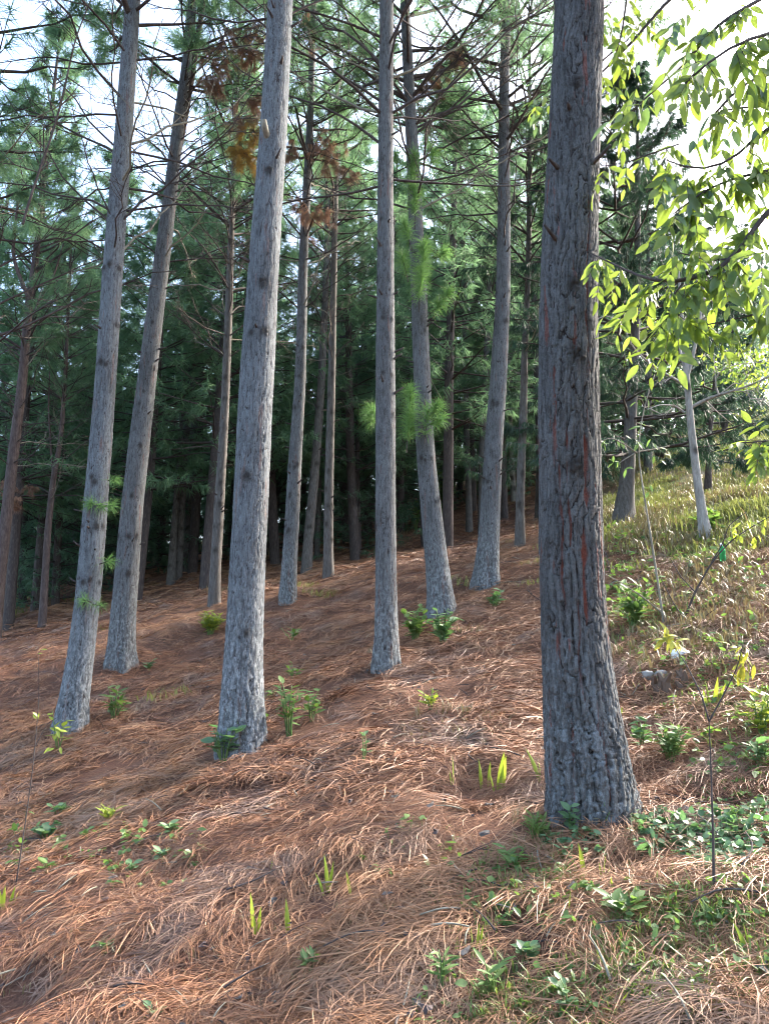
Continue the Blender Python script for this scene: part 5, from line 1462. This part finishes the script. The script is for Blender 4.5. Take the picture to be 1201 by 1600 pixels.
def pine_cone(label, px, py, lpx, ang):
    base = hit(px, py); k = px_m(base); L = lpx * k
    root = thing('pine_cone', label, 'pine cone', base)
    core = MB(); core.add(*tube([[0, 0, 0], [0, 0, L * 0.3], [0, 0, L * 0.75], [0, 0, L]], [L * 0.1, L * 0.14, L * 0.1, L * 0.02], 8))
    m = plain('cone_brown', (0.16, 0.07, 0.04), 0.7, 0.5, 60)
    rot = (R(80), 0, R(ang)); loc = (0, 0, L * 0.2)
    obj('core', core.mesh('core', m), root, loc, rot)
    sc = MB()
    for i in range(70):
        f = i / 70; th = i * 2.399; r = L * (0.24 * math.sin(math.pi * min(1, 0.12 + f * 0.86)) + 0.03); z = L * f
        c, s_ = math.cos(th), math.sin(th)
        w = L * 0.07; u = np.array([c, s_, 0]); v = np.array([-s_, c, 0]); up = np.array([0, 0, 1])
        p = u * r + up * (z + L * 0.06)
        sc.add([u * r * 0.4 + up * z - v * w * 0.5, u * r * 0.4 + up * z + v * w * 0.5, p + v * w, p + u * L * 0.03 + up * L * 0.03, p - v * w], T=[[0, 1, 2], [0, 2, 4], [4, 2, 3]])
    o = obj('scales', sc.mesh('scales', m), root, loc, rot); o['kind'] = 'stuff'
pine_cone('reddish brown pine cone lying in the straw near the sapling foot', 1163, 1385, 30, 80)

DRY = [leaf_mesh(1.0, 0.5, DRY_LEAF, -0.35, 0.4, 6, 0.9, k * 0.4) for k in range(3)]
for n_, (lab, px, py, s) in enumerate((('curled tan dry leaf on the straw at left', 275, 1252, 26), ('small whitish dry leaf chip beside the curled tan leaf', 244, 1262, 12), ('reddish dry leaf in the straw near the tallest grass pair', 562, 1346, 22),
                                       ('pale dry leaf lying at the lower left straw', 220, 1492, 14), ('tiny pale dry leaf right of the grey hollow', 296, 1480, 9), ('yellow fallen leaf left of the dark trunk base', 665, 1335, 16),
                                       ('light dry leaf near the thin stick below the dark trunk', 702, 1332, 18), ('broken pale dry leaf amid the bottom right herbs', 1110, 1512, 26), ('dry leaf in the straw left of the herbs at the bottom', 935, 1478, 18))):
    b = hit(px, py); k = px_m(b)
    g = np.random.default_rng(n_ + 200)
    o = obj('dry_leaf', DRY[n_ % 3], loc=(float(b[0]), float(b[1]), float(b[2]) + 0.03), rot=(float(g.normal(0, 0.4)), float(g.normal(-0.3, 0.3)), float(g.uniform(0, 6.28))), scale=s * k)
    tag(o, lab, 'dry leaf')

# ------------------------------------------------------------------ uncountable ground cover
def crumbs():
    g = np.random.default_rng(99)
    src = []
    for k in range(8):
        mb = MB()
        if k < 4:
            L = g.uniform(0.06, 0.18)
            mb.add(*tube(smooth_line([[0, 0, 0.012], [L * 0.5, g.normal(0, 0.012), 0.02], [L, g.normal(0, 0.02), 0.012]], 6), np.linspace(0.0035, 0.0018, 6), 5))
            src.append(mb.mesh('twig_bit', TWIG if k % 2 else TWIG_PALE))
        else:
            c = g.uniform(0.012, 0.028); th = np.sort(g.uniform(0, 6.28, 7))
            V = [[0, 0, 0.016]] + [[math.cos(t_) * c * g.uniform(0.6, 1.3), math.sin(t_) * c * g.uniform(0.6, 1.3), 0.006 + g.uniform(0, 0.016)] for t_ in th]
            mb.add(V, T=[[0, 1 + i, 1 + (i + 1) % 7] for i in range(7)])
            src.append(mb.mesh('bark_bit', BARK_RED if k % 2 else BARK_FAR, smooth=False))
    n = 1500
    y = 1.8 + 12 * g.random(n) ** 1.3; x = g.uniform(-0.62, 0.62, n) * y
    eul = surf_euler(x, y, g.uniform(0, 6.28, n), g.normal(0, 0.2, n))
    scatter('bark_and_twig_crumbs', np.stack([x, y, land(x, y) + 0.02], -1), eul, g.uniform(0.7, 1.5, n), g.integers(0, 8, n), src, 'small broken twigs and bark flakes strewn in the straw', 'litter')
crumbs()

def cover(name, label, cat, regions, mat, kind, seed):
    """regions: picture ellipses (px, py, rx, ry, count, size in px)"""
    g = np.random.default_rng(seed)
    mb = MB()
    for (px, py, rx, ry, n, lpx) in regions:
        a_, r_ = g.uniform(0, 6.28, n), np.sqrt(g.uniform(0, 1, n))
        for b in hit_many(px + rx * r_ * np.cos(a_), py + ry * r_ * np.sin(a_)):
            k = px_m(b); L = lpx * k * g.uniform(0.6, 1.3)
            tn = g.uniform(0, 1)
            if kind == 'leaf':
                h = L * g.uniform(0.3, 2.2)
                mb.add(*tube([b - np.array([0, 0, 0.01]), b + np.array([g.normal(0, 0.3) * h, g.normal(0, 0.3) * h, h])], [0.0014, 0.001], 3), tint=tn)
                for q in range(g.integers(2, 5)):
                    leaf_oval(mb, b + np.array([g.normal(0, 0.1) * h, g.normal(0, 0.1) * h, h * g.uniform(0.6, 1.0)]), g, L, L * 0.6, 1.4, tn)
            else:
                for q in range(g.integers(3, 7)):
                    h = L * g.uniform(0.5, 1.2); az = g.uniform(0, 6.28); bend = g.uniform(0.1, 0.9) * h
                    dh = np.array([math.cos(az), math.sin(az), 0]); sd = np.array([-math.sin(az), math.cos(az), 0]) * max(0.0022, 0.035 * h)
                    o = b + g.normal(0, 0.012, 3) * np.array([1, 1, 0]) - np.array([0, 0, 0.01])
                    m1 = o + np.array([0, 0, h * 0.6]) + dh * bend * 0.3; tp = o + np.array([0, 0, h * 0.85]) + dh * bend
                    mb.add([o - sd, o + sd, m1 - sd * 0.8, m1 + sd * 0.8, tp], T=[[2, 3, 4]], Q=[[0, 1, 3, 2]], tint=tn)
    o = obj(name, mb.mesh(name, mat))
    tag(o, label, cat, kind='stuff')
cover('creeping_ground_cover', 'carpet of small round glossy leaves at the right of the dark trunk base', 'ground cover',
      [(1085, 1298, 105, 36, 260, 14), (1170, 1290, 55, 55, 160, 14), (1045, 1290, 50, 26, 80, 12), (900, 1322, 50, 16, 50, 12), (1120, 1345, 45, 30, 40, 15)], LEAF_GLOSS, 'leaf', 1)
cover('herb_carpet', 'tangle of small green herbs over the straw at the bottom right', 'ground cover',
      [(1000, 1440, 125, 50, 120, 14), (1090, 1500, 135, 80, 150, 14), (960, 1560, 150, 55, 130, 14), (840, 1390, 90, 55, 80, 13), (990, 940, 60, 50, 90, 11), (1130, 900, 80, 60, 120, 9), (1080, 1010, 110, 60, 110, 10), (1150, 1150, 60, 80, 110, 12), (960, 860, 40, 40, 60, 8), (1060, 850, 80, 30, 70, 7), (90, 1300, 90, 50, 30, 12), (220, 1330, 100, 50, 40, 12), (640, 1330, 90, 50, 30, 12), (420, 1110, 50, 30, 16, 12), (1160, 1420, 50, 60, 60, 14), (760, 1390, 60, 50, 50, 11), (1130, 1210, 70, 40, 60, 10), (1080, 1120, 80, 40, 50, 9), (1150, 1060, 60, 50, 70, 9), (700, 1560, 60, 40, 20, 14)], LEAF_GREEN, 'leaf', 2)
cover('grass', 'thin green grass among the herbs at the bottom right', 'grass',
      [(1080, 1500, 150, 100, 620, 34), (900, 1560, 170, 60, 430, 34), (830, 1350, 90, 40, 110, 28), (1000, 1400, 110, 60, 110, 26), (1150, 1100, 60, 90, 110, 24), (1060, 1050, 100, 60, 110, 18), (980, 980, 50, 40, 60, 18), (740, 1440, 70, 70, 40, 24), (1160, 1330, 50, 90, 70, 24)], GRASS, 'grass', 3)
cover('dry_grass', 'straw-coloured dead grass thin over the slope', 'grass',
      [(1100, 960, 120, 70, 420, 24), (1150, 900, 70, 50, 260, 20), (1060, 1000, 120, 60, 220, 24), (560, 1500, 560, 100, 260, 22), (950, 840, 60, 30, 160, 14), (720, 1140, 110, 30, 120, 20), (1080, 880, 130, 40, 260, 16), (860, 1250, 60, 50, 50, 20)], GRASS_DRY, 'grass', 4)

def hillside_grass():
    g = np.random.default_rng(55)
    src = []
    for k in range(6):
        mb = MB()
        for _ in range(46):
            h = g.uniform(0.05, 0.15); az = g.uniform(0, 6.28); bend = g.uniform(0.2, 1.0) * h
            o = np.array([g.normal(0, 0.13), g.normal(0, 0.13), -0.02])
            dh = np.array([math.cos(az), math.sin(az), 0]); sd = np.array([-math.sin(az), math.cos(az), 0]) * 0.006
            m1 = o + np.array([0, 0, h * 0.6]) + dh * bend * 0.3; tp = o + np.array([0, 0, h * 0.85]) + dh * bend
            mb.add([o - sd, o + sd, m1 - sd * 0.8, m1 + sd * 0.8, tp], T=[[2, 3, 4]], Q=[[0, 1, 3, 2]], tint=g.uniform(0, 1))
        src.append(mb.mesh('tussock', GRASS_HILL if k < 4 else GRASS_DRY))
    n = 26000
    y = 9 + 36 * g.random(n) ** 1.5; x = g.uniform(-0.75, 0.8, n) * y + g.uniform(-1, 1, n)
    gr = grassiness(x, y)
    keep = g.random(n) < gr * np.clip(9 / y, 0.25, 1) * 1.2 + 0.004
    x, y, gr = x[keep], y[keep], gr[keep]
    n = len(x)
    eul = np.stack([g.normal(0, 0.1, n), g.normal(0, 0.1, n), g.uniform(0, 6.28, n)], -1)
    dry = noise3(x / 1.8, y / 1.8, 40) > 0.0
    idx = np.where(dry & (g.random(n) < 0.7), 4 + g.integers(0, 2, n), g.integers(0, 4, n))
    scatter('hillside_grass', np.stack([x, y, land(x, y)], -1), eul, g.uniform(0.6, 1.5, n) * np.clip(y / 18, 1, 1.8), idx, src, 'rough yellow-green grass covering the open hillside', 'grass')
hillside_grass()
